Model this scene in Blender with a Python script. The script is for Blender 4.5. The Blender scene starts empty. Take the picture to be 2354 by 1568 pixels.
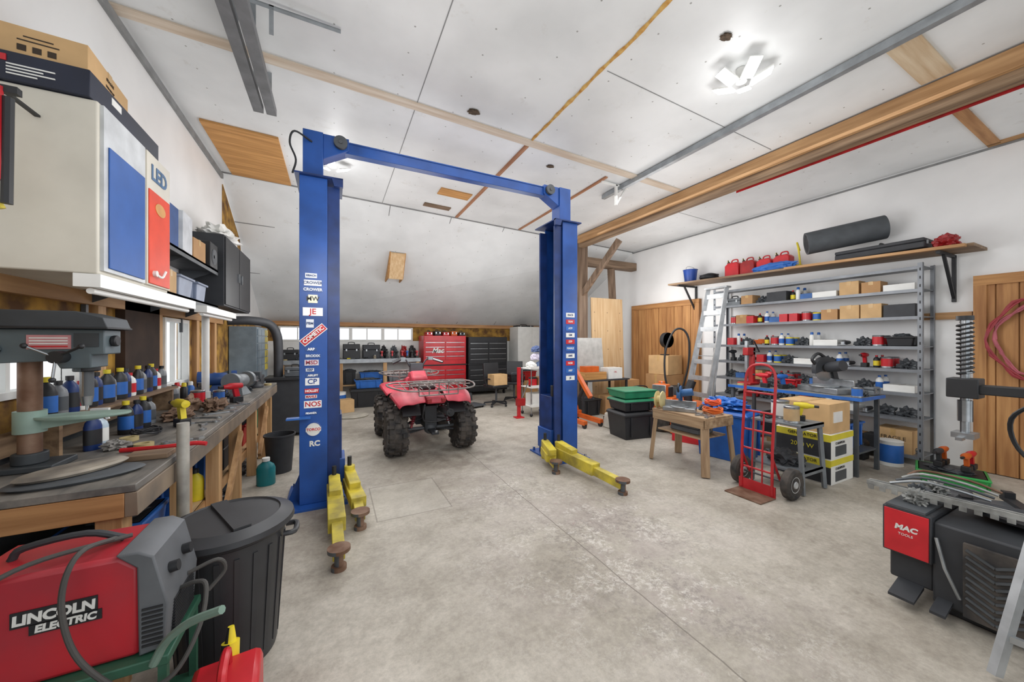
import bpy, bmesh, math, random
from mathutils import Vector, Matrix, Euler, noise
R=random.Random(7)
SC=bpy.context.scene; C=SC.collection
rad=math.radians
def lin(h):
    h=h.lstrip('#'); o=[]
    for i in (0,2,4):
        c=int(h[i:i+2],16)/255; o.append(c/12.92 if c<=.04045 else ((c+.055)/1.055)**2.4)
    return (o[0],o[1],o[2],1)
MC={}
def mat(col,rough=.55,metal=0,var=.18,scale=7,bump=0,col2=None,stretch=(1,1,1),emit=0,key=None,trans=0):
    k=key or (col,rough,metal,var,scale,bump,col2,stretch,emit,trans)
    if k in MC: return MC[k]
    m=bpy.data.materials.new('m_'+str(len(MC))); m.use_nodes=True; nt=m.node_tree; b=nt.nodes['Principled BSDF']
    c=lin(col); b.inputs['Roughness'].default_value=rough; b.inputs['Metallic'].default_value=metal
    tc=nt.nodes.new('ShaderNodeTexCoord'); mp=nt.nodes.new('ShaderNodeMapping'); mp.inputs['Scale'].default_value=stretch
    no=nt.nodes.new('ShaderNodeTexNoise'); no.inputs['Scale'].default_value=scale; no.inputs['Detail'].default_value=5
    rp=nt.nodes.new('ShaderNodeValToRGB'); rp.color_ramp.elements[0].position=.35; rp.color_ramp.elements[1].position=.68
    a=lin(col2) if col2 else tuple([x*(1-var) for x in c[:3]]+[1]); d=c if col2 else tuple([min(1,x*(1+var*.5)) for x in c[:3]]+[1])
    rp.color_ramp.elements[0].color=a; rp.color_ramp.elements[1].color=d
    L=nt.links.new
    L(tc.outputs['Object'],mp.inputs['Vector']); L(mp.outputs[0],no.inputs['Vector']); L(no.outputs['Fac'],rp.inputs[0]); L(rp.outputs[0],b.inputs['Base Color'])
    if bump:
        bu=nt.nodes.new('ShaderNodeBump'); bu.inputs['Strength'].default_value=bump; bu.inputs['Distance'].default_value=.02
        L(no.outputs['Fac'],bu.inputs['Height']); L(bu.outputs[0],b.inputs['Normal'])
    if emit:
        b.inputs['Emission Color'].default_value=c; b.inputs['Emission Strength'].default_value=emit
    if trans:
        b.inputs['Transmission Weight'].default_value=trans; b.inputs['IOR'].default_value=1.02
    MC[k]=m; return m
def wood(c1,c2,ax='y',rough=.65):
    s={'x':(.6,9,9),'y':(9,.6,9),'z':(9,9,.6)}[ax]
    return mat(c1,rough,0,0,2.2,.25,c2,s)
# palette
BLK=mat('#232427',.5); BLK2=mat('#34363a',.6); RUB=mat('#29292a',.85,0,.3,9,.3,'#57504a'); GRY=mat('#74797d',.5); DGR=mat('#4e5256',.5)
STL=mat('#a4a8ab',.32,.8,.25,12); GALV=mat('#9fa4a8',.4,.5,.2,9); ALU=mat('#b4b7b9',.38,.5,.2,8)
WHT=mat('#e6e6e2',.5,0,.06); RED=mat('#c8222c',.35,0,.2,5); RED2=mat('#a51c1f',.4,0,.3); BLU=mat('#21509c',.35,0,.3,3); BLUD=mat('#17336c',.45,0,.3)
LBLU=mat('#2a67b8',.45); YEL=mat('#d8c440',.5,0,.45,6,0,'#94863e'); YEL2=mat('#e4cf2f',.5); GRN=mat('#23805a',.45); LGRN=mat('#2f9a4a',.45); ORG=mat('#d2611f',.45); ORG2=mat('#dd6b25',.5)
CARD=mat('#b98f62',.8,0,.12,5); CARDL=mat('#cda878',.8,0,.1); TAPE=mat('#c9a46c',.35); RUST=mat('#6b4c3a',.6,.5,.5,9,0,'#8d7361')
WX=wood('#c0905f','#9a6c42','x'); WY=wood('#c49a6c','#a37a50','y'); WZ=wood('#cda576','#a87e52','z')
DZ=wood('#c08e58','#99683c','z'); DY=wood('#c08e58','#99683c','y'); CX=wood('#cf9a5c','#ad7c44','x')
PX=wood('#d2b48c','#b8946a','x'); PY=wood('#d2b48c','#b8946a','y'); PZ=wood('#d8bb92','#c4a074','z')
OZ=wood('#8a735f','#5e4a39','z'); OY=wood('#9a8064','#6a5440','y'); OX=wood('#8d755f','#5f4c3a','x')
SEAM=mat('#8a8b8b',.8)

def catmull(p,k=6,closed=False):
    p=[Vector(a) for a in p]; n=len(p); o=[]
    rng=range(n) if closed else range(n-1)
    for i in rng:
        if closed: a,b,c,d=p[(i-1)%n],p[i],p[(i+1)%n],p[(i+2)%n]
        else: a=p[i-1] if i else p[0]*2-p[1]; b=p[i]; c=p[i+1]; d=p[i+2] if i+2<n else p[-1]*2-p[-2]
        for j in range(k):
            t=j/k; o.append(.5*((2*b)+(c-a)*t+(2*a-5*b+4*c-d)*t*t+(3*b-a-3*c+d)*t**3))
    if not closed: o.append(p[-1])
    return o
def wl(o):
    v=Vector((0,0,0))
    while o: v+=o.location; o=o.parent
    return v
class B:
    def __init__(s): s.bm=bmesh.new(); s.ms=[]
    def _a(s,n0,m):
        if m not in s.ms: s.ms.append(m)
        i=s.ms.index(m); s.bm.faces.ensure_lookup_table()
        for k in range(n0,len(s.bm.faces)): s.bm.faces[k].material_index=i
        return s
    def box(s,c,sz,m,rot=(0,0,0)):
        n=len(s.bm.faces); T=Matrix.Translation(c)@Euler([rad(a) for a in rot]).to_matrix().to_4x4()@Matrix.Diagonal((sz[0],sz[1],sz[2],1))
        bmesh.ops.create_cube(s.bm,size=1,matrix=T); return s._a(n,m)
    def bx(s,x0,x1,y0,y1,z0,z1,m): return s.box(((x0+x1)/2,(y0+y1)/2,(z0+z1)/2),(abs(x1-x0),abs(y1-y0),abs(z1-z0)),m)
    def taper(s,c,b,t,h,m):
        x,y,z=c; p=[(x+i*b[0]/2,y+j*b[1]/2,z) for i,j in((-1,-1),(1,-1),(1,1),(-1,1))]+[(x+i*t[0]/2,y+j*t[1]/2,z+h) for i,j in((-1,-1),(1,-1),(1,1),(-1,1))]
        return s.hexa(p,m)
    def hexa(s,p,m):
        n=len(s.bm.faces); v=[s.bm.verts.new(a) for a in p]
        for f in((3,2,1,0),(4,5,6,7),(0,1,5,4),(1,2,6,5),(2,3,7,6),(3,0,4,7)): s.bm.faces.new([v[i] for i in f])
        return s._a(n,m)
    def beam(s,p0,p1,w,h,m):
        p0=Vector(p0);p1=Vector(p1);d=p1-p0;q=d.to_track_quat('Z','Y'); n=len(s.bm.faces)
        T=Matrix.Translation((p0+p1)/2)@q.to_matrix().to_4x4()@Matrix.Diagonal((w,h,d.length,1))
        bmesh.ops.create_cube(s.bm,size=1,matrix=T); return s._a(n,m)
    def cyl(s,p0,p1,r,m,r2=None,n=18):
        p0=Vector(p0);p1=Vector(p1);d=p1-p0;q=d.to_track_quat('Z','Y'); f=len(s.bm.faces)
        bmesh.ops.create_cone(s.bm,cap_ends=True,segments=n,radius1=r,radius2=r if r2 is None else r2,depth=d.length,matrix=Matrix.Translation((p0+p1)/2)@q.to_matrix().to_4x4())
        return s._a(f,m)
    def sph(s,c,r,m,sc=(1,1,1),n=14):
        f=len(s.bm.faces); bmesh.ops.create_uvsphere(s.bm,u_segments=n,v_segments=max(6,n//2),radius=r,matrix=Matrix.Translation(c)@Matrix.Diagonal((sc[0],sc[1],sc[2],1))); return s._a(f,m)
    def blob(s,c,sz,m,seed=0,amp=.35,fr=3.,sub=4):
        f=len(s.bm.faces); r=bmesh.ops.create_icosphere(s.bm,subdivisions=sub,radius=1)
        for v in r['verts']:
            n=v.co.normalized(); k=1+amp*noise.noise(n*fr+Vector((seed*3.1,seed,0)))+amp*.5*noise.noise(n*fr*3+Vector((seed,0,9)))
            z=n.z*k; z=max(z,-.55)
            v.co=Vector((c[0]+n.x*k*sz[0],c[1]+n.y*k*sz[1],c[2]+(z+.55)/1.55*sz[2]))
        return s._a(f,m)
    def grid(s,P,m):
        f=len(s.bm.faces); V=[[s.bm.verts.new(p) for p in row] for row in P]
        for i in range(len(V)-1):
            for j in range(len(V[0])-1): s.bm.faces.new((V[i][j],V[i][j+1],V[i+1][j+1],V[i+1][j]))
        return s._a(f,m)
    def tube(s,pts,r,m,n=8,closed=False,sm=0):
        if sm: pts=catmull(pts,sm,closed)
        pts=[Vector(p) for p in pts]; f=len(s.bm.faces); N=len(pts); rings=[]; up=None
        for i,p in enumerate(pts):
            if closed: t=pts[(i+1)%N]-pts[i-1]
            else: t=pts[min(i+1,N-1)]-pts[max(i-1,0)]
            t.normalize()
            if up is None: up=t.orthogonal().normalized()
            else:
                up=up-t*up.dot(t); up=up.normalized() if up.length>1e-5 else t.orthogonal().normalized()
            w=t.cross(up)
            rings.append([s.bm.verts.new(p+(up*math.cos(a)+w*math.sin(a))*r) for a in [2*math.pi*k/n for k in range(n)]])
        for i in range(N if closed else N-1):
            a=rings[i];b=rings[(i+1)%N]
            for k in range(n): s.bm.faces.new((a[k],a[(k+1)%n],b[(k+1)%n],b[k]))
        if not closed: s.bm.faces.new(rings[0][::-1]); s.bm.faces.new(rings[-1])
        return s._a(f,m)
    def lathe(s,prof,m,c=(0,0,0),n=28,axis='z',sc=(1,1)):
        f=len(s.bm.faces); rings=[]
        for r,h in prof:
            ring=[]
            for k in range(n):
                a=2*math.pi*k/n; x,y=r*math.cos(a)*sc[0],r*math.sin(a)*sc[1]
                p={'z':(x,y,h),'x':(h,x,y),'y':(x,h,y)}[axis]; ring.append(s.bm.verts.new(Vector(c)+Vector(p)))
            rings.append(ring)
        for a,b in zip(rings,rings[1:]):
            for k in range(n): s.bm.faces.new((a[k],a[(k+1)%n],b[(k+1)%n],b[k]))
        if prof[0][0]>1e-4: s.bm.faces.new(rings[0][::-1])
        if prof[-1][0]>1e-4: s.bm.faces.new(rings[-1])
        return s._a(f,m)
    def prism(s,poly,a0,a1,m,axis='x'):
        f=len(s.bm.faces)
        def P(u,v,a): return {'x':(a,u,v),'y':(u,a,v),'z':(u,v,a)}[axis]
        A=[s.bm.verts.new(P(u,v,a0)) for u,v in poly]; D=[s.bm.verts.new(P(u,v,a1)) for u,v in poly]; n=len(poly)
        s.bm.faces.new(A[::-1]); s.bm.faces.new(D)
        for i in range(n): s.bm.faces.new((A[i],A[(i+1)%n],D[(i+1)%n],D[i]))
        return s._a(f,m)
    def make(s,name,parent=None,label=None,cat=None,group=None,w=None,bev=0,loc=None,rz=0,rot=None,kind=None,ang=38,solid=0,sub=0):
        bm=s.bm
        if w is None: w = not (loc is not None)
        if parent is None and loc is None:
            xs=[v.co for v in bm.verts]; o=Vector(((min(v.x for v in xs)+max(v.x for v in xs))/2,(min(v.y for v in xs)+max(v.y for v in xs))/2,min(v.z for v in xs)))
            bmesh.ops.translate(bm,verts=bm.verts,vec=-o); loc=o
        elif parent is not None and w and loc is None:
            bmesh.ops.translate(bm,verts=bm.verts,vec=-wl(parent))
        if not solid: bmesh.ops.recalc_face_normals(bm,faces=bm.faces)
        me=bpy.data.meshes.new(name); bm.to_mesh(me); bm.free()
        for m in s.ms: me.materials.append(m)
        for p in me.polygons: p.use_smooth=True
        me.set_sharp_from_angle(angle=rad(ang))
        o=bpy.data.objects.new(name,me); C.objects.link(o)
        if parent: o.parent=parent
        if loc is not None: o.location=loc
        if rot: o.rotation_euler=[rad(a) for a in rot]
        elif rz: o.rotation_euler[2]=rad(rz)
        if solid: q=o.modifiers.new('solid','SOLIDIFY'); q.thickness=solid; q.offset=0
        if sub: q=o.modifiers.new('sub','SUBSURF'); q.levels=sub; q.render_levels=sub
        if bev:
            b=o.modifiers.new('bevel','BEVEL'); b.width=bev; b.segments=2; b.limit_method='ANGLE'; b.angle_limit=rad(50)
        tag(o,label,cat,group,kind); return o
def tag(o,label=None,cat=None,group=None,kind=None):
    if label: o['label']=label
    if cat: o['category']=cat
    if group: o['group']=group
    if kind: o['kind']=kind
def root(name,label,cat,loc,rz=0,group=None):
    e=bpy.data.objects.new(name,None); C.objects.link(e); e.location=loc; e.rotation_euler[2]=rad(rz); e.empty_display_size=.1
    tag(e,label,cat,group); return e
def text(t,size,loc,rot,m,parent,name='lettering',w=True,ex=.0012,ital=0,bold=0,al='CENTER'):
    cu=bpy.data.curves.new('t','FONT'); cu.body=t; cu.size=size; cu.extrude=ex; cu.align_x=al; cu.align_y='CENTER'; cu.shear=ital; cu.offset=bold; cu.resolution_u=3
    to=bpy.data.objects.new('t',cu); C.objects.link(to); bpy.context.view_layer.update()
    me=bpy.data.meshes.new_from_object(to.evaluated_get(bpy.context.evaluated_depsgraph_get())); bpy.data.objects.remove(to)
    L=Vector(loc)-(wl(parent) if w else Vector((0,0,0)))
    me.transform(Matrix.Translation(L)@Euler([rad(a) for a in rot]).to_matrix().to_4x4())
    me.materials.clear(); me.materials.append(m); o=bpy.data.objects.new(name,me); C.objects.link(o); o.parent=parent; return o
def dup(o,loc=None,rz=None,parent=None,label=None):
    n=o.copy(); C.objects.link(n)
    if parent: n.parent=parent
    if loc is not None: n.location=loc
    if rz is not None: n.rotation_euler[2]=rad(rz)
    if label: n['label']=label
    for ch in list(o.children): dup(ch,parent=n)
    return n
def rm(o):
    for c in list(o.children): rm(c)
    bpy.data.objects.remove(o)
FY=(90,0,0); FNX=(90,0,-90); FPX=(90,0,90)

# ================= ROOM =================
XL,XR,YF,YB,YS=-1.6,7.15,-2.6,10.6,7.1
def cz(x): return 4.28-.035*(x+1.6)
def surf(x,y):
    return cz(x) if y<=YS else cz(x)+(2.1-cz(x))*(y-YS)/(YB-YS)
def nodes(m): m.use_nodes=True; return m.node_tree,m.node_tree.nodes['Principled BSDF']
def floor_mat():
    m=bpy.data.materials.new('concrete'); nt,b=nodes(m); N=nt.nodes.new; L=nt.links.new
    g=N('ShaderNodeNewGeometry').outputs['Position']
    def noi(sc,det=6,rough=.6):
        n=N('ShaderNodeTexNoise'); n.inputs['Scale'].default_value=sc; n.inputs['Detail'].default_value=det; n.inputs['Roughness'].default_value=rough; L(g,n.inputs['Vector']); return n.outputs['Fac']
    def ramp(f,a,c,ca=(0,0,0,1),cc=(1,1,1,1)):
        r=N('ShaderNodeValToRGB'); r.color_ramp.elements[0].position=a; r.color_ramp.elements[1].position=c; r.color_ramp.elements[0].color=ca; r.color_ramp.elements[1].color=cc; L(f,r.inputs[0]); return r.outputs[0]
    def mth(op,a,c=None):
        n=N('ShaderNodeMath'); n.operation=op
        for i,v in enumerate((a,c)):
            if v is None: continue
            if isinstance(v,(int,float)): n.inputs[i].default_value=v
            else: L(v,n.inputs[i])
        return n.outputs[0]
    def mix(f,a,c,mode='MIX'):
        n=N('ShaderNodeMix'); n.data_type='RGBA'; n.blend_type=mode
        if isinstance(f,(int,float)): n.inputs[0].default_value=f
        else: L(f,n.inputs[0])
        for i,v in ((6,a),(7,c)):
            if isinstance(v,tuple): n.inputs[i].default_value=v
            else: L(v,n.inputs[i])
        return n.outputs[2]
    col=ramp(noi(.8,10,.66),.36,.62,lin('#a1998c'),lin('#c8c1b5'))
    col=mix(.75,col,ramp(noi(5,9,.8),.34,.58,(.66,.65,.63,1),(1.0,1.0,1.0,1)),'MULTIPLY')
    col=mix(.5,col,ramp(noi(30,6,.8),.4,.6,(.7,.7,.7,1),(1.05,1.05,1.05,1)),'MULTIPLY')
    def dist(px,py,r0,r1):
        v=N('ShaderNodeVectorMath'); v.operation='DISTANCE'; L(g,v.inputs[0]); v.inputs[1].default_value=(px,py,0)
        mr=N('ShaderNodeMapRange'); L(v.outputs['Value'],mr.inputs[0]); mr.inputs[1].default_value=r0; mr.inputs[2].default_value=r1; mr.inputs[3].default_value=1; mr.inputs[4].default_value=0; return mr.outputs[0]
    zone=mth('MAXIMUM',dist(2.0,2.3,.3,1.5),mth('MAXIMUM',dist(1.7,3.5,.1,1.1),dist(2.0,1.5,.1,1.0)))
    zm=mth('MULTIPLY',zone,ramp(noi(1.6,8,.72),.44,.56))
    col=mix(mth('MULTIPLY',zm,.5),col,lin('#938783'))
    zn=mth('MULTIPLY',zone,ramp(noi(2.3,8,.75),.47,.53))
    col=mix(mth('MULTIPLY',zn,mth('MULTIPLY',ramp(noi(22,8,.85),.5,.53),.5)),col,lin('#716a66'))
    zf=mth('MULTIPLY',zone,ramp(noi(3.0,7,.75),.5,.56))
    col=mix(mth('MULTIPLY',mth('MULTIPLY',zf,ramp(noi(28,8,.85),.5,.53)),.7),col,lin('#d3cec6'))
    col=mix(mth('MULTIPLY',mth('MULTIPLY',zone,ramp(noi(13,6,.75),.63,.66)),.4),col,lin('#94606e'))
    col=mix(mth('MULTIPLY',dist(1.5,4.9,.3,1.5),mth('MULTIPLY',ramp(noi(3.3,7,.7),.38,.6),.6)),col,lin('#665a4f'))
    col=mix(mth('MULTIPLY',dist(-.2,3.9,.2,.9),mth('MULTIPLY',ramp(noi(4.3,5),.4,.6),.5)),col,lin('#74655a'))
    col=mix(mth('MULTIPLY',ramp(noi(2.4,9,.8),.56,.64),.4),col,lin('#7a7165'))
    col=mix(mth('MULTIPLY',ramp(noi(9,6,.8),.67,.7),.7),col,lin('#4d463f'))
    sp=N('ShaderNodeSeparateXYZ'); L(g,sp.inputs[0]); X,Y=sp.outputs[0],sp.outputs[1]
    wob=mth('MULTIPLY',mth('SUBTRACT',noi(3,2),.5),.03)
    c1=mth('LESS_THAN',mth('ABSOLUTE',mth('ADD',mth('SUBTRACT',X,1.73),wob)),.0045)
    dx=mth('SUBTRACT',mth('ABSOLUTE',mth('SUBTRACT',X,.68)),.34); dy=mth('SUBTRACT',mth('ABSOLUTE',mth('SUBTRACT',Y,3.75)),.4); dm=mth('MAXIMUM',dx,dy)
    c3=mth('MULTIPLY',mth('LESS_THAN',mth('ABSOLUTE',dm),.006),.7)
    col=mix(mth('MULTIPLY',mth('LESS_THAN',dm,0.),.3),col,lin('#b3aea3'))
    col=mix(mth('MULTIPLY',mth('MAXIMUM',c1,c3),.65),col,lin('#5c544b'))
    L(col,b.inputs['Base Color']); b.inputs['Roughness'].default_value=.58
    bu=N('ShaderNodeBump'); bu.inputs['Strength'].default_value=.12; L(noi(30,6),bu.inputs['Height']); L(bu.outputs[0],b.inputs['Normal'])
    return m
def paint_mat(col,col2,dots=True):
    m=bpy.data.materials.new('painted_board'); nt,b=nodes(m); N=nt.nodes.new; L=nt.links.new
    g=N('ShaderNodeNewGeometry').outputs['Position']
    n=N('ShaderNodeTexNoise'); n.inputs['Scale'].default_value=1.3; n.inputs['Detail'].default_value=7; L(g,n.inputs['Vector'])
    r=N('ShaderNodeValToRGB'); r.color_ramp.elements[0].position=.3; r.color_ramp.elements[1].position=.62; r.color_ramp.elements[0].color=lin(col2); r.color_ramp.elements[1].color=lin(col); L(n.outputs['Fac'],r.inputs[0]); out=r.outputs[0]
    if dots:
        s2=N('ShaderNodeTexNoise'); s2.inputs['Scale'].default_value=3.1; s2.inputs['Detail'].default_value=9; s2.inputs['Roughness'].default_value=.75; L(g,s2.inputs['Vector'])
        r2=N('ShaderNodeValToRGB'); r2.color_ramp.elements[0].position=.6; r2.color_ramp.elements[1].position=.75; r2.color_ramp.elements[0].color=(0,0,0,1); r2.color_ramp.elements[1].color=(.5,.5,.5,1); L(s2.outputs['Fac'],r2.inputs[0])
        m2=N('ShaderNodeMix'); m2.data_type='RGBA'; L(r2.outputs[0],m2.inputs[0]); L(out,m2.inputs[6]); m2.inputs[7].default_value=lin('#b3aca0'); out=m2.outputs[2]
        a=N('ShaderNodeVectorMath'); a.operation='ADD'; L(g,a.inputs[0]); a.inputs[1].default_value=(.3,.15,0)
        s=N('ShaderNodeVectorMath'); s.operation='SNAP'; L(a.outputs[0],s.inputs[0]); s.inputs[1].default_value=(.6,.3,1)
        d=N('ShaderNodeVectorMath'); d.operation='SUBTRACT'; L(g,d.inputs[0]); L(s.outputs[0],d.inputs[1])
        mu=N('ShaderNodeVectorMath'); mu.operation='MULTIPLY'; L(d.outputs[0],mu.inputs[0]); mu.inputs[1].default_value=(1,1,0)
        le=N('ShaderNodeVectorMath'); le.operation='LENGTH'; L(mu.outputs[0],le.inputs[0])
        lt=N('ShaderNodeMath'); lt.operation='LESS_THAN'; L(le.outputs['Value'],lt.inputs[0]); lt.inputs[1].default_value=.008
        mx=N('ShaderNodeMix'); mx.data_type='RGBA'; L(lt.outputs[0],mx.inputs[0]); L(out,mx.inputs[6]); mx.inputs[7].default_value=lin('#9c9c98'); out=mx.outputs[2]
    L(out,b.inputs['Base Color']); b.inputs['Roughness'].default_value=.42
    return m
CEIL=paint_mat('#e6e8e8','#d5d7d7'); WALLW=paint_mat('#f1f1f0','#e5e5e4',False)
FOAM=mat('#b98e3c',.9,0,0,6,.8,'#5e4024')
fl=B(); fl.bx(XL-.2,XR+.2,YF,YB+.2,-.1,0,floor_mat()); fl.make('floor',kind='structure')
b=B()
def quadslab(b,x0,x1,y0,y1,t,m,th):
    b.hexa([(x0,y0,surf(x0,y0)-t),(x1,y0,surf(x1,y0)-t),(x1,y1,surf(x1,y1)-t),(x0,y1,surf(x0,y1)-t)]+[(x0,y0,surf(x0,y0)-t+th),(x1,y0,surf(x1,y0)-t+th),(x1,y1,surf(x1,y1)-t+th),(x0,y1,surf(x0,y1)-t+th)],m); return b
quadslab(b,XL-.1,XR+.1,YF,YS,0,CEIL,.1); quadslab(b,XL-.1,XR+.1,YS,YB,0,CEIL,.1); b.make('ceiling',kind='structure')
UP=[(YF,1.95),(YB,1.95),(YB,2.12),(YS,4.32),(YF,4.32)]
b=B(); b.prism(UP,XL-.1,XL,WALLW,'x')
b.bx(XL-.1,XL,YF,YB,0,1.1,DGR)
for y0,y1,z0,z1 in((YF,2.45,1.1,1.95),(3.55,4.95,1.1,1.95),(5.65,YB,1.1,1.95),(2.45,3.55,1.1,1.28),(2.45,3.55,1.58,1.95),(4.95,5.65,1.85,1.95)): b.bx(XL-.1,XL,y0,y1,z0,z1,FOAM)
b.make('wall_left',kind='structure')
b=B(); b.prism([(YF,0),(YB,0),(YB,2.1),(YS,4.02),(YF,4.02)],XR,XR+.1,WALLW,'x'); b.make('wall_right',kind='structure')
b=B(); b.bx(XL-.1,XR+.1,YB,YB+.1,0,1.6,WHT); b.bx(XL-.1,XR+.1,YB,YB+.1,1.98,2.15,FOAM); b.bx(XL-.1,-1.25,YB,YB+.1,1.6,1.98,FOAM); b.bx(2.05,XR+.1,YB,YB+.1,1.6,1.98,FOAM)
b.make('wall_back',kind='structure')
GL=mat('#ffffff',.02,0,0,trans=1)
for i in range(4):
    x0=-1.25+i*.825; b=B()
    b.bx(x0,x0+.825,YB-.02,YB+.06,1.6,1.64,WHT).bx(x0,x0+.825,YB-.02,YB+.06,1.94,1.98,WHT).bx(x0,x0+.04,YB-.02,YB+.06,1.64,1.94,WHT).bx(x0+.785,x0+.825,YB-.02,YB+.06,1.64,1.94,WHT).bx(x0+.4,x0+.425,YB,YB+.05,1.64,1.94,WHT)
    b.bx(x0+.04,x0+.785,YB+.03,YB+.035,1.64,1.94,GL); b.make('window_%d'%(i+1),kind='structure')
for i,(y0,y1,z0,z1) in enumerate(((2.45,3.55,1.28,1.58),(4.95,5.65,1.1,1.85))):
    b=B(); b.bx(XL-.08,XL+.02,y0,y1,z0,z0+.04,WHT).bx(XL-.08,XL+.02,y0,y1,z1-.04,z1,WHT).bx(XL-.08,XL+.02,y0,y0+.04,z0+.04,z1-.04,WHT).bx(XL-.08,XL+.02,y1-.04,y1,z0+.04,z1-.04,WHT).bx(XL-.05,XL-.01,(y0+y1)/2-.015,(y0+y1)/2+.015,z0+.04,z1-.04,WHT)
    b.bx(XL-.05,XL-.045,y0+.04,y1-.04,z0+.04,z1-.04,GL); b.make('window_%d'%(i+5),kind='structure')
tn=[0]
def trim(b,bev=0): tn[0]+=1; return b.make('trim_%d'%tn[0],kind='structure',bev=bev)
def cs(x0,x1,y0,y1,m,t=.018): b=B(); quadslab(b,x0,x1,y0,y1,t,m,t-.001); trim(b)
FADE=wood('#dccfbe','#c6b29c','x'); FADE2=wood('#d6c4a8','#bfa584','x'); FOAMY=mat('#b9813a',.9,0,0,18,.9,'#d8b26a'); REDW=wood('#b98a68','#94603f','y')
cs(XL,5.0,3.93,4.05,FADE); cs(2.215,2.27,4.06,7.05,REDW); cs(3.67,3.72,4.2,7.05,REDW); cs(4.1,5.0,1.1,1.3,FADE2); cs(5.3,7.1,1.2,1.3,WX)
# irregular foam seam
b=B(); n=46
rows=[]
for i in range(n+1):
    y=.2+3.72*i/n; wv=.014+.016*abs(noise.noise(Vector((y*3,1,0))))+.01*(i%3==0); xc=2.245+.02*noise.noise(Vector((y*2,5,0)))
    rows.append([(xc-wv,y,cz(xc)-.001),(xc-wv*.5,y,cz(xc)-.012-.012*abs(noise.noise(Vector((y*9,0,2))))),(xc+wv*.5,y,cz(xc)-.014),(xc+wv,y,cz(xc)-.001)])
b.grid(rows,FOAMY); trim(b)
cs(7.05,7.14,-1,1.3,WY); cs(-1.45,-.65,5.5,7.05,CX,.03)
cs(.805,.813,-.5,7.1,SEAM,.003); cs(5.4,7.1,4.6,4.608,SEAM,.003); cs(-1.6,.8,1.9,1.908,SEAM,.003); cs(2.3,5.0,2.6,2.608,SEAM,.003); cs(.82,2.2,5.2,5.208,SEAM,.003)
cs(XL,XR,7.08,7.11,SEAM,.01); cs(1.6,2.15,5.85,6.12,CX); cs(1.5,2.0,6.62,6.78,OX); cs(XL,7.1,7.95,7.965,SEAM,.006); cs(XL,7.1,9.1,9.115,SEAM,.006)
for x in(-.3,.95,2.15,3.35,4.6): cs(x,x+.014,7.12,10.55,SEAM,.006)
for x,y,r in((1.4,3.77,.06),(2.79,4.36,.05),(2.9,1.85,.045)):
    b=B(); b.blob((x,y,cz(x)-.012),(r,r*.8,.012),mat('#5a4a3a',.9,0,.5,30),7,.7,sub=3); trim(b)
b=B(); b.bx(XL,XR,YB-.1,YB,2.0,2.1,WX); trim(b)
b=B(); b.bx(XL,XL+.03,YF,YS,4.17,4.24,SEAM); trim(b)
b=B(); b.bx(XR-.015,XR,YF,YS,3.93,3.955,SEAM); trim(b)
for y in(3.75,4.75,5.85,6.6): b=B(); b.bx(XL,XL+.05,y-.05,y+.05,1.02,1.95,WZ); trim(b)
b=B(); b.bx(XL,XL+.06,2.2,7.0,1.86,1.95,WY); trim(b)
b=B(); b.bx(XL,XL+.09,2.2,4.85,1.0,1.1,OY); trim(b)
b=B(); b.prism([(7.15,4.1),(7.15,3.3),(8.5,3.0),(8.3,3.5)],XL,XL+.012,FOAM,'x'); trim(b)
b=B(); b.bx(XL,XL+.06,4.05,4.7,1.1,1.95,mat('#3a2a20',.9,0,.4,4)); trim(b)
# wooden sliding doors
def plankdoor(name,y0,y1,z1,n):
    e=B(); e.bx(XR-.05,XR-.002,y0,y1,0.01,z1,DZ)
    for i in range(n):
        y=y0+(y1-y0)*(i+.5)/n; w=(y1-y0)/n; e.bx(XR-.07,XR-.05,y-w/2+.006,y+w/2-.006,.01,z1,DZ)
    e.bx(XR-.095,XR-.07,y0,y1,z1-.12,z1,DY).bx(XR-.095,XR-.07,y0,y0+.1,.01,z1-.12,DZ).bx(XR-.095,XR-.07,y1-.1,y1,.01,z1-.12,DZ)
    e.make(name,kind='structure')
plankdoor('door_1',-.9,1.4,2.4,14); plankdoor('door_2',5.1,7.05,2.52,9)
b=B(); b.bx(XR-.04,XR,1.42,1.85,1.88,1.97,WY); trim(b)

# beam along the ceiling
e=root('ceiling_beam','long rough timber beam with paler plank, hung under ceiling','beam',(5.18,2,3.76))
b=B(); b.bx(5.09,5.25,-2.3,6.75,3.78,3.95,OY); b.make('timber',e,bev=.02)
b=B(); b.bx(5.03,5.085,-2.3,6.7,3.86,4.03,WY).bx(5.09,5.25,-2.3,6.7,3.95,4.03,WY); b.make('plank',e,bev=.004)
b=B(); b.bx(5.252,5.26,-.5,3.2,3.76,3.83,RED2); b.make('red_strip',e)
e=root('timber_post','dark weathered timber post with diagonal brace under beam','post',(5.26,6.8,0))
b=B(); b.bx(5.13,5.38,6.76,6.95,0,4.0,OZ); b.make('post',e,bev=.012)
b=B(); b.beam((5.25,6.8,2.7),(5.55,5.9,3.8),.11,.11,OZ); b.make('brace',e)
b=B(); b.bx(5.38,7.14,6.95,7.15,3.45,3.65,OX); b.make('crossbeam',e,bev=.01)
b=B(); b.beam((6.75,7.25,0),(6.35,7.05,3.45),.16,.1,OZ); b.make('slanted_post',e)

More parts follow.
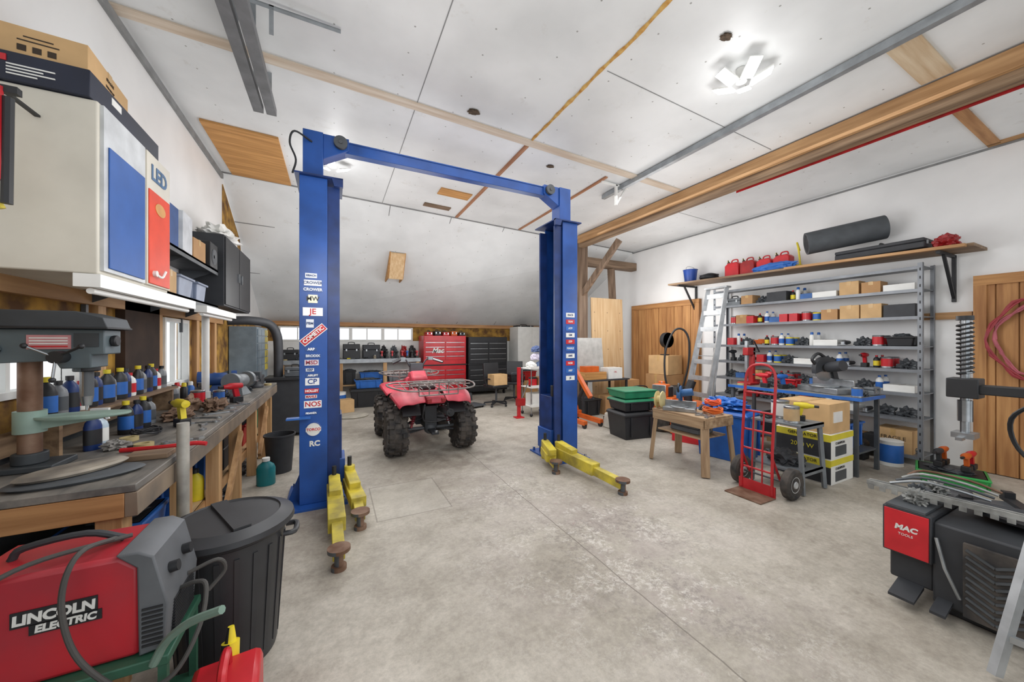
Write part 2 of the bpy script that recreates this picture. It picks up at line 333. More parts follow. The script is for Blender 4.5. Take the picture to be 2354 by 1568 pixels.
# door track rails
def rail(x,y0,y1,zc,w,m,label):
    e=root('overhead_track',label,'track',(x,(y0+y1)/2,zc)); b=B()
    b.prism([(x-w/2,zc),(x-w/2,zc+.07),(x-w/2+.006,zc+.07),(x-w/2+.006,zc+.006),(x+w/2-.006,zc+.006),(x+w/2-.006,zc+.07),(x+w/2,zc+.07),(x+w/2,zc)],y0,y1,m,'y'); b.make('channel',e); return e
e=rail(4.08,-1.5,4.72,4.0,.065,GALV,'long galvanised steel track fixed under ceiling')
b=B(); b.bx(3.98,4.01,4.3,4.34,3.75,4.07,WHT).beam((4.0,4.32,3.76),(4.2,4.32,4.06),.025,.02,WHT).bx(3.7,4.25,4.3,4.33,4.05,4.075,WHT); b.make('hanger_bracket',e)
TRK=mat('#808183',.5,.4)
for x in(-.68,-.57):
    e=rail(x,-1.2,4.35,3.9,.085,TRK,'grey steel door track hung from ceiling')
    for y in(1.,3.4,4.2): b=B(); b.bx(x-.02,x+.02,y,y+.006,3.96,cz(x)-.003,GALV); b.make('hanger_strap',e)
b=B(); b.bx(-1.0,.05,3.3,3.325,4.19,4.2,GALV).bx(-1.0,.05,3.3,3.303,4.165,4.2,GALV).bx(-.45,-.42,3.3,3.304,3.97,4.2,GALV)
b.make('angle_bracket',label='perforated galvanised steel angle bracket fixed under ceiling',cat='bracket')

# LED lights
EM=mat('#ffffff',.3,0,0,emit=9)
def led(x,y,n,label):
    z=cz(x)-.12; e=root('led_ceiling_light',label,'ceiling light',(x,y,z)); b=B()
    b.cyl((x,y,z),(x,y,cz(x)-.002),.045,WHT); b.make('hub',e)
    for i in range(n):
        a=2*math.pi*i/n+.4; c=Vector((x+math.cos(a)*.16,y+math.sin(a)*.16,z+.01)); b=B()
        b.box((0,0,.012),(.18,.11,.014),WHT); b.box((0,0,0),(.165,.095,.01),EM)
        o=b.make('lamp_panel',e,w=False); o.location=(c-e.location); o.rotation_euler=(0,rad(-25),a)
led(3.36,2.0,5,'bright white LED light with folding panels on ceiling'); led(-.02,5.75,3,'small bright white LED light on ceiling')

# ================= LIFT =================
lift=root('vehicle_lift','blue two-post vehicle lift with yellow swing arms','vehicle lift',(1.34,4.2,0))
def col(mir):
    X=(lambda x:2.68-x) if mir else (lambda x:x)
    def bx(b,x0,x1,*a): return b.bx(min(X(x0),X(x1)),max(X(x0),X(x1)),*a)
    b=B(); p=[(-.3,3.97),(-.06,3.97),(-.06,3.99),(-.28,3.99),(-.28,4.41),(-.06,4.41),(-.06,4.43),(-.3,4.43)]
    b.prism([(X(u),v) for u,v in p],.02,3.2,BLU,'z'); c=b.make('column',lift,bev=.004)
    b=B(); bx(b,-.06,.05,4.0,4.03,.02,3.14,BLUD); bx(b,-.06,.05,4.37,4.4,.02,3.14,BLUD); bx(b,-.1,-.06,4.03,4.05,.02,3.14,BLUD); bx(b,-.275,-.2,4.0,4.4,.02,3.1,BLUD); b.make('guide_rail',c)
    b=B(); bx(b,-.34,.08,3.93,4.47,3.2,3.215,BLUD); b.prism([(X(.08),3.215),(X(.08),3.13),(X(.0),3.13),(X(-.02),3.2)],3.93,3.97,BLUD,'y'); b.make('top_plate',c)
    b=B(); bx(b,-.28,-.1,4.1,4.3,3.215,3.72,BLU); b.prism([(X(-.1),3.46),(X(.14),3.6),(X(.14),3.72),(X(-.1),3.72)],4.12,4.28,BLU,'y'); b.make('extension',c,bev=.004)
    b=B(); b.cyl((X(.06),4.07,3.65),(X(.06),4.11,3.65),.065,BLK2,n=24).cyl((X(.06),4.06,3.65),(X(.06),4.12,3.65),.02,DGR); b.make('pulley',c)
    b=B(); bx(b,-.42,.12,3.85,4.55,.0,.02,BLU)
    for y in(3.9,4.5):
        for x in(-.38,.08): b.cyl((X(x),y,.02),(X(x),y,.06),.018,STL,n=6)
    b.prism([(X(-.3),.02),(X(-.41),.02),(X(-.3),.3)],4.1,4.12,BLU,'y'); b.make('base_plate',c)
    b=B(); bx(b,-.19,.07,4.06,4.34,.1,.85,BLUD); bx(b,.0,.1,4.04,4.36,.12,.4,BLU); bx(b,-.04,.055,4.05,4.1,.85,1.0,BLK); b.make('carriage',c,bev=.006)
    return c
cl=col(False); cr=col(True)
b=B(); b.bx(.0,2.68,4.15,4.25,3.58,3.69,BLU).bx(.0,2.68,4.14,4.26,3.685,3.7,BLU); b.make('crossbar',lift,bev=.004)
def arm(p0,p1,p2,w=.12,hz=.3):
    b=B(); d=(Vector(p1)-Vector(p0)).normalized(); q=Vector(p0)
    b.beam((p0[0],p0[1],.17),(p1[0],p1[1],.14),.13,w,YEL); b.cyl((p0[0],p0[1],.06),(p0[0],p0[1],hz),.05,YEL)
    b.beam((p0[0],p0[1],.26),(p0[0]+d.x*.3,p0[1]+d.y*.3,.22),.1,w*.8,YEL)
    a=b.make('swing_arm',lift,bev=.006)
    b=B(); b.beam((p1[0]-d.x*.1,p1[1]-d.y*.1,.13),(p2[0],p2[1],.1),.08,w*.7,YEL); b.make('extension_arm',a,bev=.004)
    b=B(); b.cyl((p2[0],p2[1],.03),(p2[0],p2[1],.13),.03,DGR); b.cyl((p2[0],p2[1],.13),(p2[0],p2[1],.155),.075,RUST,n=24); b.cyl((p2[0],p2[1],.0),(p2[0],p2[1],.03),.05,RUST,n=20); b.make('lift_pad',a)
    b=B(); b.cyl((p0[0],p0[1],hz),(p0[0],p0[1],hz+.09),.02,BLK); b.make('lock_pin',a)
arm((.0,3.86),(.02,3.15),(.03,2.78)); arm((.14,3.98),(.2,3.5),(.2,3.3),.1,.34)
arm((2.6,3.86),(2.66,3.2),(2.7,2.82),.13); arm((2.48,4.0),(2.42,3.75),(2.4,3.62),.1,.3)
# stickers on left column
S=[(2.235,'#dfe3ea','#27406f','EIBACH',.045,.1,-.2),(2.165,'#f0f0f0','#27406f','CROWER',.055,.15,-.185),(2.1,'#31548f','#e8e8e8','CROWER',.045,.15,-.185),(2.01,'#f0eccf','#222222','MW',.08,.08,-.185),(1.885,'#f4f4f4','#c01f28','JE',.08,.17,-.185),(1.77,'#dfe3ea','#27406f','PBM',.08,.065,-.21),(1.52,'#31548f','#ffffff','ARP',.035,.1,-.2),(1.455,'#31548f','#dfe3ea','BRODIX',.035,.13,-.185),(1.39,'#d9d2da','#a04050','MSD',.055,.12,-.195),(1.32,'#dfe3ea','#27406f','XRP',.03,.07,-.21),(1.265,'#31548f','#f0f0f0','AIRLIFT',.035,.12,-.185),(1.205,'#f0f0f0','#1f3f86','CP',.07,.12,-.19),(1.115,'#c01f28','#ffffff','HOLLEY',.045,.12,-.195),(1.06,'#f0f0f0','#c01f28','MAHLE',.03,.1,-.2),(.985,'#f4f4f4','#c01f28','NOS',.07,.15,-.185),(.9,'#31548f','#ffffff','FIDANZA',.03,.1,-.2)]
for z,bg,fg,t,h,w,xx in S:
    b=B(); b.bx(xx-w/2,xx+w/2,3.966,3.9695,z-h/2,z+h/2,mat(bg,.4,0,.05)); o=b.make('sticker',cl)
    text(t,min(h*.95,w/(.66*len(t))),(xx,3.9655,z),FY,mat(fg,.4,0,0),o,bold=.0012)
b=B(); b.box((-.18,3.966,1.66),(.26,.003,.075),mat('#e9e9e9',.4,0,.05),(0,-42,0)); b.box((-.18,3.9645,1.66),(.25,.002,.06),RED,(0,-42,0)); o=b.make('sticker',cl); text('COMETIC',.052,(-.18,3.963,1.66),(90,-42,0),WHT,o,bold=.002)
b=B(); b.cyl((-.18,3.9695,.74),(-.18,3.966,.74),.07,WHT,n=28); b.cyl((-.18,3.967,.74),(-.18,3.965,.74),.062,mat('#27509a',.4),n=28); b.bx(-.245,-.115,3.963,3.965,.72,.76,WHT); o=b.make('sticker',cl); text('TORCO',.034,(-.18,3.9625,.74),FY,RED,o,bold=.001)
text('RC',.07,(-.17,3.968,.6),FY,WHT,cl,bold=.003)
S2=[1.95,1.86,1.77,1.68,1.59,1.5,1.4,1.3,1.2,1.1]
for i,z in enumerate(S2):
    b=B(); b.bx(2.79,2.93,3.966,3.9695,z-.03,z+.03,[WHT,RED,LBLU][i%3]); o=b.make('sticker',cr); text(['RACE','TRW','ATP','GM','STP','MAHLE','AMS','NGK','ARP','JE'][i],.036,(2.86,3.9655,z),FY,[BLUD,WHT,WHT][i%3],o,bold=.001)
b=B(); b.bx(-.4,-.2,3.88,3.96,.86,.875,LBLU); b.make('tool_tray',cl)
b=B(); b.tube([(-.2,4.1,3.6),(-.34,4.0,3.62),(-.38,4.0,3.5),(-.33,4.0,3.35),(-.36,4.02,3.22)],.009,BLK,sm=6); b.make('hydraulic_hose',cl)

# ================= ATV =================
def arcpoly(r0,r1,a0,a1,cy,cz_,n=14):
    o=[];
    for i in range(n+1): a=rad(a0+(a1-a0)*i/n); o.append((cy+r1*math.cos(a),cz_+r1*math.sin(a)))
    for i in range(n,-1,-1): a=rad(a0+(a1-a0)*i/n); o.append((cy+r0*math.cos(a),cz_+r0*math.sin(a)))
    return o
PINK=mat('#d8485a',.45,0,0,5,0,'#a8323f')
atv=root('quad_bike','muddy red quad bike with tubular cargo racks','quad bike',(1.26,5.85,0),0)
def P(b,n,par=None,bev=0,**k): return b.make(n,par or atv,w=False,bev=bev,**k)
def wheel(x,y):
    b=B(); b.lathe([(.15,-.1),(.2,-.12),(.28,-.13),(.315,-.11),(.325,0),(.315,.11),(.28,.13),(.2,.12),(.15,.1)],RUB,(x,y,.335),n=32,axis='x')
    for k in range(16):
        a=2*math.pi*k/16
        for j,dx in enumerate((-.08,.0,.08)):
            aa=a+(j%2)*.19; b.box((x+dx,y+math.cos(aa)*.325,.335+math.sin(aa)*.325),(.065,.055,.035),RUB,(math.degrees(aa)-90,0,25 if dx>0 else -25))
        for sx in(-1,1): b.box((x+sx*.125,y+math.cos(a)*.285,.335+math.sin(a)*.285),(.035,.045,.065),RUB,(math.degrees(a)-90,0,0))
    t=P(b,'tire'); b=B(); b.lathe([(.0,-.04),(.06,-.05),(.13,-.09),(.155,-.1),(.155,.1),(.13,.09),(.06,.03),(0,.03)],DGR,(x,y,.335),n=24,axis='x'); P(b,'rim',t)
for x in(-.49,.49):
    for y in(-.62,.62): wheel(x,y)
def fender(cy,sg):
    o=B()
    for sx in(-1,1):
        rows=[]
        for i in range(11):
            t=-1+i*.2; row=[]
            for j in range(7):
                u=j/6; x=sx*(.14+.42*u*(1-.18*t*t)); y=cy+.38*t
                z=.9-.14*abs(t)**1.7-.02*u*u-.03*max(0,u-.8)*5*(1-abs(t)*.5)+.03*math.sin(u*9)*(.5-abs(u-.5))
                row.append((x,y,z))
            row.append((row[-1][0],row[-1][1],row[-1][2]-.04))
            rows.append(row if sx>0 else row[::-1])
        o.grid(rows,PINK)
    return o
P(fender(-.64,-1),'rear_fender',solid=.016,sub=1); P(fender(.62,1),'front_fender',solid=.016,sub=1)
b=B()
for sx in(-1,1): b.prism(arcpoly(.39,.4,35,145,-.62,.36),min(sx*.2,sx*.44),max(sx*.2,sx*.44),BLK,'x')
P(b,'inner_fender')
b=B(); b.hexa([(-.13,-1.0,.74),(.13,-1.0,.74),(.16,-.2,.7),(-.16,-.2,.7),(-.12,-.98,.84),(.12,-.98,.84),(.15,-.2,.88),(-.15,-.2,.88)],PINK); P(b,'tail_cowl',bev=.02)
b=B(); b.hexa([(-.2,.3,.66),(.2,.3,.66),(.18,1.06,.66),(-.18,1.06,.66),(-.18,.3,1.0),(.18,.3,1.0),(.14,.95,.9),(-.14,.95,.9)],PINK); P(b,'front_cowl',bev=.03)
b=B(); b.prism([(-.5,.86),(-.48,.95),(-.3,.98),(-.1,.94),(.05,.96),(.1,.84)],-.13,.13,BLK,'x'); P(b,'seat',bev=.04)
b=B(); b.prism([(.05,.8),(.05,1.0),(.22,1.1),(.4,1.07),(.52,.95),(.5,.8)],-.13,.13,PINK,'x'); P(b,'tank_cover',bev=.03)
b=B(); b.bx(-.16,.16,-.4,.5,.34,.7,BLK2).bx(-.09,.09,-.68,-.3,.34,.66,BLK2).bx(-.5,-.22,-.2,.24,.3,.325,BLK).bx(.22,.5,-.2,.24,.3,.325,BLK); b.cyl((-.36,-.62,.335),(.36,-.62,.335),.022,DGR).sph((0,-.62,.335),.095,DGR).cyl((-.36,.62,.335),(.36,.62,.335),.022,DGR)
for sx in(-1,1): b.beam((sx*.06,-.5,.3),(sx*.36,-.64,.28),.03,.03,BLK2).beam((sx*.06,-.5,.46),(sx*.36,-.64,.42),.025,.025,BLK2)
b.tube([(-.16,-1.0,.74),(-.15,-.9,.5),(.15,-.9,.5),(.16,-1.0,.74)],.013,BLK,sm=3).bx(-.05,.05,-.95,-.65,.3,.335,BLK2).cyl((0,-.98,.335),(0,-.98,.37),.022,STL)
P(b,'chassis',bev=.008)
for sx in(-1,1):
    b=B(); b.cyl((sx*.28,-.66,.36),(sx*.16,-.6,.78),.018,STL)
    for k in range(9):
        t=k/9; b.lathe([(.03,-.008),(.042,0),(.03,.008)],mat('#8b3038',.5),(sx*(.272-.1*t),-.655+.05*t,.42+.28*t),n=12)
    P(b,'shock_absorber')
b=B(); b.cyl((.2,-1.0,.6),(.2,-.5,.58),.055,STL).cyl((.2,-1.03,.6),(.2,-.99,.6),.028,BLK); P(b,'exhaust')
for sx in(-1,1): b=B(); b.bx(sx*.1-.03,sx*.1+.03,-1.02,-.98,.76,.81,RED2); P(b,'tail_light',bev=.005)
RK=mat('#8a8480',.45,.4,.3)
def rack(y0,y1,z,w):
    b=B(); b.tube([(-w,y0,z-.02),(-w*.55,y0-.06,z-.05),(w*.55,y0-.06,z-.05),(w,y0,z-.02),(w,y1,z),(-w,y1,z)],.012,RK,closed=True,sm=4)
    for i in range(-4,5): b.tube([(i*w/5,y0-.03,z-.03),(i*w/5,y1,z)],.007,RK)
    for k in(.33,.66): b.tube([(-w,y0+(y1-y0)*k,z-.01),(w,y0+(y1-y0)*k,z-.01)],.008,RK)
    b.tube([(-w*.7,y0-.02,z+.05),(-w*.4,y0-.08,z+.06),(w*.4,y0-.08,z+.06),(w*.7,y0-.02,z+.05)],.01,RK,sm=3)
    b.tube([(-w*.5,y0-.07,z-.11),(w*.5,y0-.07,z-.11)],.01,RK)
    for k in(-.5,-.25,0,.25,.5): b.tube([(w*k,y0-.07,z-.11),(w*k,y0-.075,z+.055)],.007,RK)
    for sx in(-1,1): b.tube([(sx*.2,(y0+y1)/2,z-.02),(sx*.2,(y0+y1)/2,z-.12)],.01,RK).tube([(sx*w*.7,y0,z+.05),(sx*w*.7,y0,z-.03)],.008,RK)
    P(b,'cargo_rack')
rack(-1.06,-.5,.99,.53); rack(.68,1.12,1.03,.46)
b=B(); b.tube([(-.4,.22,1.24),(-.2,.34,1.3),(-.08,.4,1.14),(.08,.4,1.14),(.2,.34,1.3),(.4,.22,1.24)],.013,DGR,sm=4)
for sx in(-1,1): b.cyl((sx*.28,.3,1.285),(sx*.42,.2,1.235),.022,BLK).box((sx*.23,.32,1.3),(.08,.06,.05),BLK).tube([(sx*.24,.34,1.3),(sx*.3,.38,1.3),(sx*.4,.32,1.27)],.006,STL)
b.bx(-.1,.1,.3,.46,1.06,1.22,BLK); P(b,'handlebar')
b=B(); b.tube([(-.3,1.1,.4),(-.3,1.16,.6),(-.2,1.12,.85),(.2,1.12,.85),(.3,1.16,.6),(.3,1.1,.4)],.014,RK,sm=4); P(b,'front_bumper')

# ================= generic items =================
def carton(x,y,z,sx,sy,sz,rz=0,m=None,label='brown cardboard box sealed with tape',txt=None,group=None,tape=True,face=FY,tm=None,ts=None):
    m=m or CARD; b=B(); b.box((0,0,sz/2),(sx,sy,sz),m); b.box((0,0,sz+.001),(sx*.98,.004,.004),mat('#6d5236',.9))
    o=b.make('cardboard_box',label=label,cat='box',loc=(x,y,z),rz=rz,bev=.004,group=group)
    if tape:
        b=B(); b.bx(-sx/2-.0015,sx/2+.0015,-.025,.025,sz*.72,sz+.0035,TAPE); b.make('tape',o,w=False)
    if txt:
        for i,t in enumerate(txt.split('|')):
            pos=(0,-sy/2-.0015,sz*(.62-.28*i)) if face==FY else (-sx/2-.0015 if face==FNX else sx/2+.0015,0,sz*(.62-.28*i))
            text(t,ts or min(.09,sz*.22),pos,face,tm or mat('#3a2d20',.7),o,w=False)
    return o
def bottle(x,y,z,h,r,m,cm,label,name='plastic_bottle',sq=1,group=None,lab=None):
    b=B(); b.lathe([(0,0),(r*.92,0),(r,.01),(r,h*.62),(r*.85,h*.74),(r*.35,h*.86),(r*.32,h*.9),(0,h*.9)],m,n=18,sc=(1,sq))
    if lab: b.lathe([(r*1.01,h*.15),(r*1.01,h*.55)],lab,n=18,sc=(1,sq))
    o=b.make(name,label=label,cat='bottle',loc=(x,y,z),group=group)
    b=B(); b.cyl((0,0,h*.88),(0,0,h),r*.42,cm,n=12); b.make('cap',o,w=False); return o
def tub(x,y,z,sx,sy,sz,m,label,name='plastic_bin',lid=None,rz=0,cat='bin',group=None):
    b=B(); b0=(sx*.88,sy*.88)
    b.taper((0,0,0),b0,(sx,sy),sz,m)
    b.box((0,0,sz-.012),(sx+.03,sy+.03,.024),m)
    for i in(-1,1): b.box((i*sx*.3,-sy/2+.0,sz*.5),(.02,.03,sz*.8),m)
    o=b.make(name,label=label,cat=cat,loc=(x,y,z),rz=rz,bev=.008,group=group)
    b=B()
    if lid: b.taper((0,0,sz),(sx+.04,sy+.04),(sx-.02,sy-.02),.035,lid); b.box((0,0,sz+.04),(sx*.7,sy*.7,.012),lid); b.make('lid',o,w=False,bev=.006)
    else: b.box((0,0,sz+.001),(sx-.03,sy-.03,.002),BLK); b.blob((0,0,sz-.01),(sx*.34,sy*.34,.05),DGR,3); b.make('contents',o,w=False)
    return o
def case(x,y,z,sx,sy,sz,m,label,rz=0,name='tool_case',group=None):
    b=B(); b.box((0,0,sz*.32),(sx,sy,sz*.62),m); o=b.make(name,label=label,cat='tool case',loc=(x,y,z),rz=rz,bev=.012,group=group)
    b=B(); b.box((0,0,sz*.82),(sx,sy,sz*.36),m); b.make('lid',o,w=False,bev=.012)
    b=B(); b.tube([(-sx*.18,0,sz),(-sx*.16,0,sz+.04),(sx*.16,0,sz+.04),(sx*.18,0,sz)],.01,BLK,sm=3); b.make('handle',o,w=False)
    for i in(-1,1): b=B(); b.box((i*sx*.3,-sy/2-.005,sz*.6),(.03,.012,.05),STL); b.make('latch',o,w=False)
    return o
def drill(x,y,z,m,rz=0,label='cordless power drill with battery pack',group=None):
    b=B(); b.lathe([(0,-.09),(.028,-.085),(.034,-.02),(.034,.03),(.022,.06),(.018,.09),(0,.09)],m,(0,0,.17),axis='y',n=16); b.beam((0,-.02,.15),(0,-.04,.05),.035,.045,m)
    o=b.make('power_drill',label=label,cat='power tool',loc=(x,y,z),rz=rz,group=group)
    b=B(); b.box((0,-.035,.03),(.07,.1,.06),BLK); b.make('battery',o,w=False,bev=.006); b=B(); b.cyl((0,.09,.17),(0,.13,.17),.014,BLK); b.make('chuck',o,w=False); return o
def can(x,y,z,r,h,m,lm,label,group=None):
    b=B(); b.lathe([(0,0),(r,0),(r*1.03,.006),(r,.012),(r,h-.01),(r*1.03,h-.005),(r*.95,h),(0,h-.004)],m,n=22); b.lathe([(r*1.008,h*.15),(r*1.008,h*.85)],lm,n=22)
    return b.make('paint_can',label=label,cat='can',loc=(x,y,z),group=group)
def spray(x,y,z,m,group=None,cm=None):
    b=B(); b.lathe([(0,0),(.03,0),(.032,.005),(.032,.15),(.02,.17),(0,.17)],m,n=16); o=b.make('spray_can',label='aerosol spray can with coloured cap',cat='can',loc=(x,y,z),group=group)
    b=B(); b.lathe([(.02,.168),(.021,.2),(.015,.21),(0,.21)],cm or BLK,n=12); b.make('cap',o,w=False); return o
def gascan(x,y,z,rz=0,s=1,m=None,group=None,label='red plastic fuel can with handle and spout'):
    m=m or RED; b=B(); b.prism([(-.15*s,0),(.15*s,0),(.15*s,.24*s),(.08*s,.3*s),(-.1*s,.3*s),(-.15*s,.26*s)],-.1*s,.1*s,m,'y'); o=b.make('fuel_can',label=label,cat='fuel can',loc=(x,y,z),rz=rz,bev=.02*s,group=group)
    b=B(); b.tube([(-.09*s,0,.28*s),(-.07*s,0,.36*s),(.03*s,0,.36*s),(.06*s,0,.29*s)],.014*s,m,sm=4); b.make('handle',o,w=False)
    b=B(); b.cyl((.1*s,0,.26*s),(.12*s,0,.33*s),.028*s,BLK); b.cyl((.12*s,0,.33*s),(.13*s,0,.38*s),.018*s,YEL2,r2=.01*s); b.make('spout',o,w=False); return o
def coil(x,y,z,r,m,label,n=5,name='coiled_cable',t=.008):
    pts=[]
    for i in range(n*14+1):
        a=2*math.pi*i/14; rr=r*(1+.12*math.sin(i*.7)); k=i/(n*14)
        pts.append((x+rr*math.cos(a),y+rr*math.sin(a),z+t+k*t*6+.01*math.sin(i*1.3)+.01))
    b=B(); b.tube(pts,t,m,n=6,sm=2); return b.make(name,label=label,cat='cable')
def wrench(x,y,z,L,rz,label='steel open-ended wrench lying flat',m=None,group=None):
    m=m or STL; b=B(); b.box((0,0,.006),(L,.018,.01),m); b.prism([(L/2-.01,-.012),(L/2+.015,-.028),(L/2+.045,-.02),(L/2+.02,-.008),(L/2+.02,.008),(L/2+.045,.02),(L/2+.015,.028),(L/2-.01,.012)],.0,.013,m,'z'); b.lathe([(.011,0),(.022,0),(.022,.013),(.011,.013),(.011,0)],m,(-L/2,0,0),n=14)
    return b.make('wrench',label=label,cat='hand tool',loc=(x,y,z),rz=rz,group=group)
def toolbox(x,y,z,s,m,label,rz=0,group=None):
    b=B(); b.prism([(-.1*s,0),(.1*s,0),(.1*s,.12*s),(.06*s,.18*s),(-.06*s,.18*s),(-.1*s,.12*s)],-.22*s,.22*s,m,'y'); o=b.make('toolbox',label=label,cat='toolbox',loc=(x,y,z),rz=rz,bev=.006,group=group)
    b=B(); b.tube([(0,-.12*s,.18*s),(0,-.1*s,.23*s),(0,.1*s,.23*s),(0,.12*s,.18*s)],.009*s,BLK,sm=3); b.make('handle',o,w=False); return o

# ================= LEFT: cabinet =================
CREAM=mat('#d8d3c6',.6,0,.1,3)
e=root('storage_cabinet','large cream wall cabinet with blue and red doors','cabinet',(-1.35,3.05,1.95))
b=B(); b.bx(-1.59,-1.1,2.62,3.49,1.95,2.85,CREAM); b.make('body',e,bev=.008)
b=B(); b.bx(-1.1,-1.085,2.64,3.1,1.97,2.84,mat('#c9ccce',.4,.3)); d=b.make('door',e); b=B(); b.bx(-1.085,-1.078,2.68,3.08,1.99,2.64,mat('#2d5aa0',.5,0,.1)); b.make('blue_panel',d,bev=.003)
b=B(); b.bx(-1.1,-1.085,3.12,3.48,1.97,2.84,CREAM); d=b.make('door',e); b=B(); b.bx(-1.085,-1.078,3.14,3.46,1.98,2.6,mat('#e0482c',.5,0,.1)); o=b.make('red_panel',d,bev=.003)
text('LED',.14,(-1.082,3.3,2.72),FPX,mat('#4a6f96',.5),d,bold=.004); b=B(); b.lathe([(0,0),(.06,0),(.06,.003),(0,.003)],mat('#d9a060',.5),(-1.078,3.3,2.5),axis='x',sc=(1.3,.7)); l=b.make('oval_badge',o)
b=B(); b.cyl((-1.078,3.2,2.05),(-1.06,3.2,2.05),.02,WHT).tube([(-1.07,3.2,2.05),(-1.05,3.24,2.03),(-1.05,3.3,2.08)],.008,WHT,sm=3); b.make('handle',d)
NAV=mat('#1a2033',.5)
b=B(); b.bx(-1.55,-1.12,2.6,3.4,2.852,2.99,NAV); o=b.make('flat_box',label='navy blue retail box with white print, atop cabinet',cat='box',bev=.004)
b=B(); b.bx(-1.12,-1.118,2.8,2.9,2.93,2.97,WHT); b.make('white_label',o); b=B(); b.bx(-1.5,-1.4,2.596,2.6,2.94,2.97,RED); b.make('red_label',o)
b=B()
for k,(z,l) in enumerate(((2.925,.16),(2.91,.12),(2.895,.16),(2.88,.1))): b.bx(-1.4,-1.4+l,2.596,2.6,z,z+.006,WHT)
b.make('printed_lines',o)
o=carton(-1.38,2.92,2.992,.4,.5,.17,4,CARDL,'tan cardboard carton with black print, atop cabinet',None)
PRN=mat('#3a2d20',.7)
text('FRAGILE',.025,(.2015,0,.12),FPX,PRN,o,w=False); text('THIS SIDE UP',.018,(.2015,0,.08),FPX,PRN,o,w=False)
b=B()
for k in range(3): b.bx(-.04+k*.05,-.01+k*.05,-.252,-.2505,.05,.08,PRN)
b.bx(-.04,.1,-.252,-.2505,.1,.106,PRN).bx(-.02,.08,-.252,-.2505,.12,.126,PRN); b.make('printed_symbols',o,w=False)
b=B(); b.tube([(-1.36,2.36,2.73),(-1.34,2.38,2.3),(-1.31,2.4,2.18)],.018,YEL,sm=4).tube([(-1.3,2.36,2.7),(-1.3,2.38,2.3)],.02,RED).tube([(-1.27,2.37,2.66),(-1.28,2.38,2.2)],.018,BLK).bx(-1.38,-1.24,2.36,2.39,2.68,2.71,BLK); b.bx(-1.32,-1.3,2.38,2.62,2.705,2.715,BLK); b.make('bolt_cutter',label='red and black long-handled cutter hanging beside cabinet',cat='hand tool')
# shelves
e=root('steel_shelf','dark grey steel wall shelves with brackets','shelf',(-1.42,4.5,2.0))
for z in(2.0,2.42): b=B(); b.bx(-1.595,-1.25,3.52,5.42,z,z+.02,DGR).bx(-1.26,-1.25,3.52,5.42,z-.035,z+.02,DGR); b.make('shelf_board',e)
for y in(3.6,4.5,5.38):
    b=B(); b.bx(-1.595,-1.57,y,y+.03,1.7,2.9,DGR)
    for z in(2.0,2.42): b.prism([(-1.57,z),(-1.28,z),(-1.57,z-.14)],y,y+.01,DGR,'y')
    b.make('bracket',e)
BBIN=mat('#8792a8',.5)
carton(-1.4,3.72,2.021,.26,.3,.26,0,CARD); carton(-1.4,4.1,2.021,.26,.3,.2,4,CARDL); tub(-1.4,4.5,2.021,.24,.36,.2,BBIN,'grey-blue plastic bin on wall shelf'); tub(-1.4,4.95,2.021,.24,.3,.2,BBIN,'grey-blue plastic bin on wall shelf')
carton(-1.4,3.7,2.441,.26,.22,.36,0,mat('#e0dccb',.7),'cream box standing on wall shelf',tape=False); carton(-1.39,4.05,2.441,.28,.3,.34,0,mat('#33558f',.6),'blue and white box standing on wall shelf',tape=False); carton(-1.39,4.42,2.441,.28,.3,.36,3,mat('#d5d8dc',.6),'white and blue retail box on wall shelf',tape=False)
carton(-1.4,4.85,2.441,.26,.3,.22,-4,CARD)
e=root('steel_cabinet','black steel wall cabinet with two doors','cabinet',(-1.4,6.2,2.03))
b=B(); b.bx(-1.599,-1.2,5.45,6.9,2.03,2.9,BLK2); b.make('body',e,bev=.006)
for y in(5.47,6.19):
    b=B(); b.bx(-1.2,-1.185,y,y+.69,2.05,2.88,BLK); d=b.make('door',e,bev=.003); b=B(); b.bx(-1.185,-1.165,y+(.6 if y<6 else .05),y+(.63 if y<6 else .08),2.4,2.52,STL); b.make('handle',d)
b=B(); b.blob((-1.36,5.95,2.901),(.18,.42,.17),WHT,4,.5); b.make('cloth_bundle',label='crumpled white plastic sheeting atop black cabinet',cat='cloth')
e=root('speaker','black speaker box on steel wall shelf','speaker',(-1.38,5.2,2.441))
b=B(); b.bx(-1.5,-1.24,5.08,5.36,2.441,2.72,BLK); b.make('body',e,bev=.008); b=B(); b.lathe([(.09,0),(.08,.008),(.02,.0)],DGR,(-1.238,5.22,2.57),axis='x'); b.make('cone',e)
FLU=mat('#f1f1ee',.35,0,.03)
def fluo(y0,y1,label,z=1.88,x=-1.14):
    e=root('fluorescent_light',label,'light fixture',(x,(y0+y1)/2,z-.03)); b=B(); b.bx(x-.05,x+.05,y0,y1,z,z+.068,FLU); b.make('housing',e)
    b=B(); b.cyl((x,y0+.03,z-.018),(x,y1-.03,z-.018),.016,FLU,n=12); b.make('tube',e)
fluo(2.62,4.05,'white fluorescent strip light under wall cabinet'); fluo(4.6,5.8,'white fluorescent strip light under wall shelf',1.89,-1.2)
b=B(); b.cyl((-1.3,5.15,.957),(-1.3,5.15,1.96),.035,WHT); b.cyl((-1.3,5.15,.957),(-1.3,5.15,1.03),.045,WHT); b.make('plastic_pipe',label='vertical white plastic pipe between bench and shelf',cat='pipe')

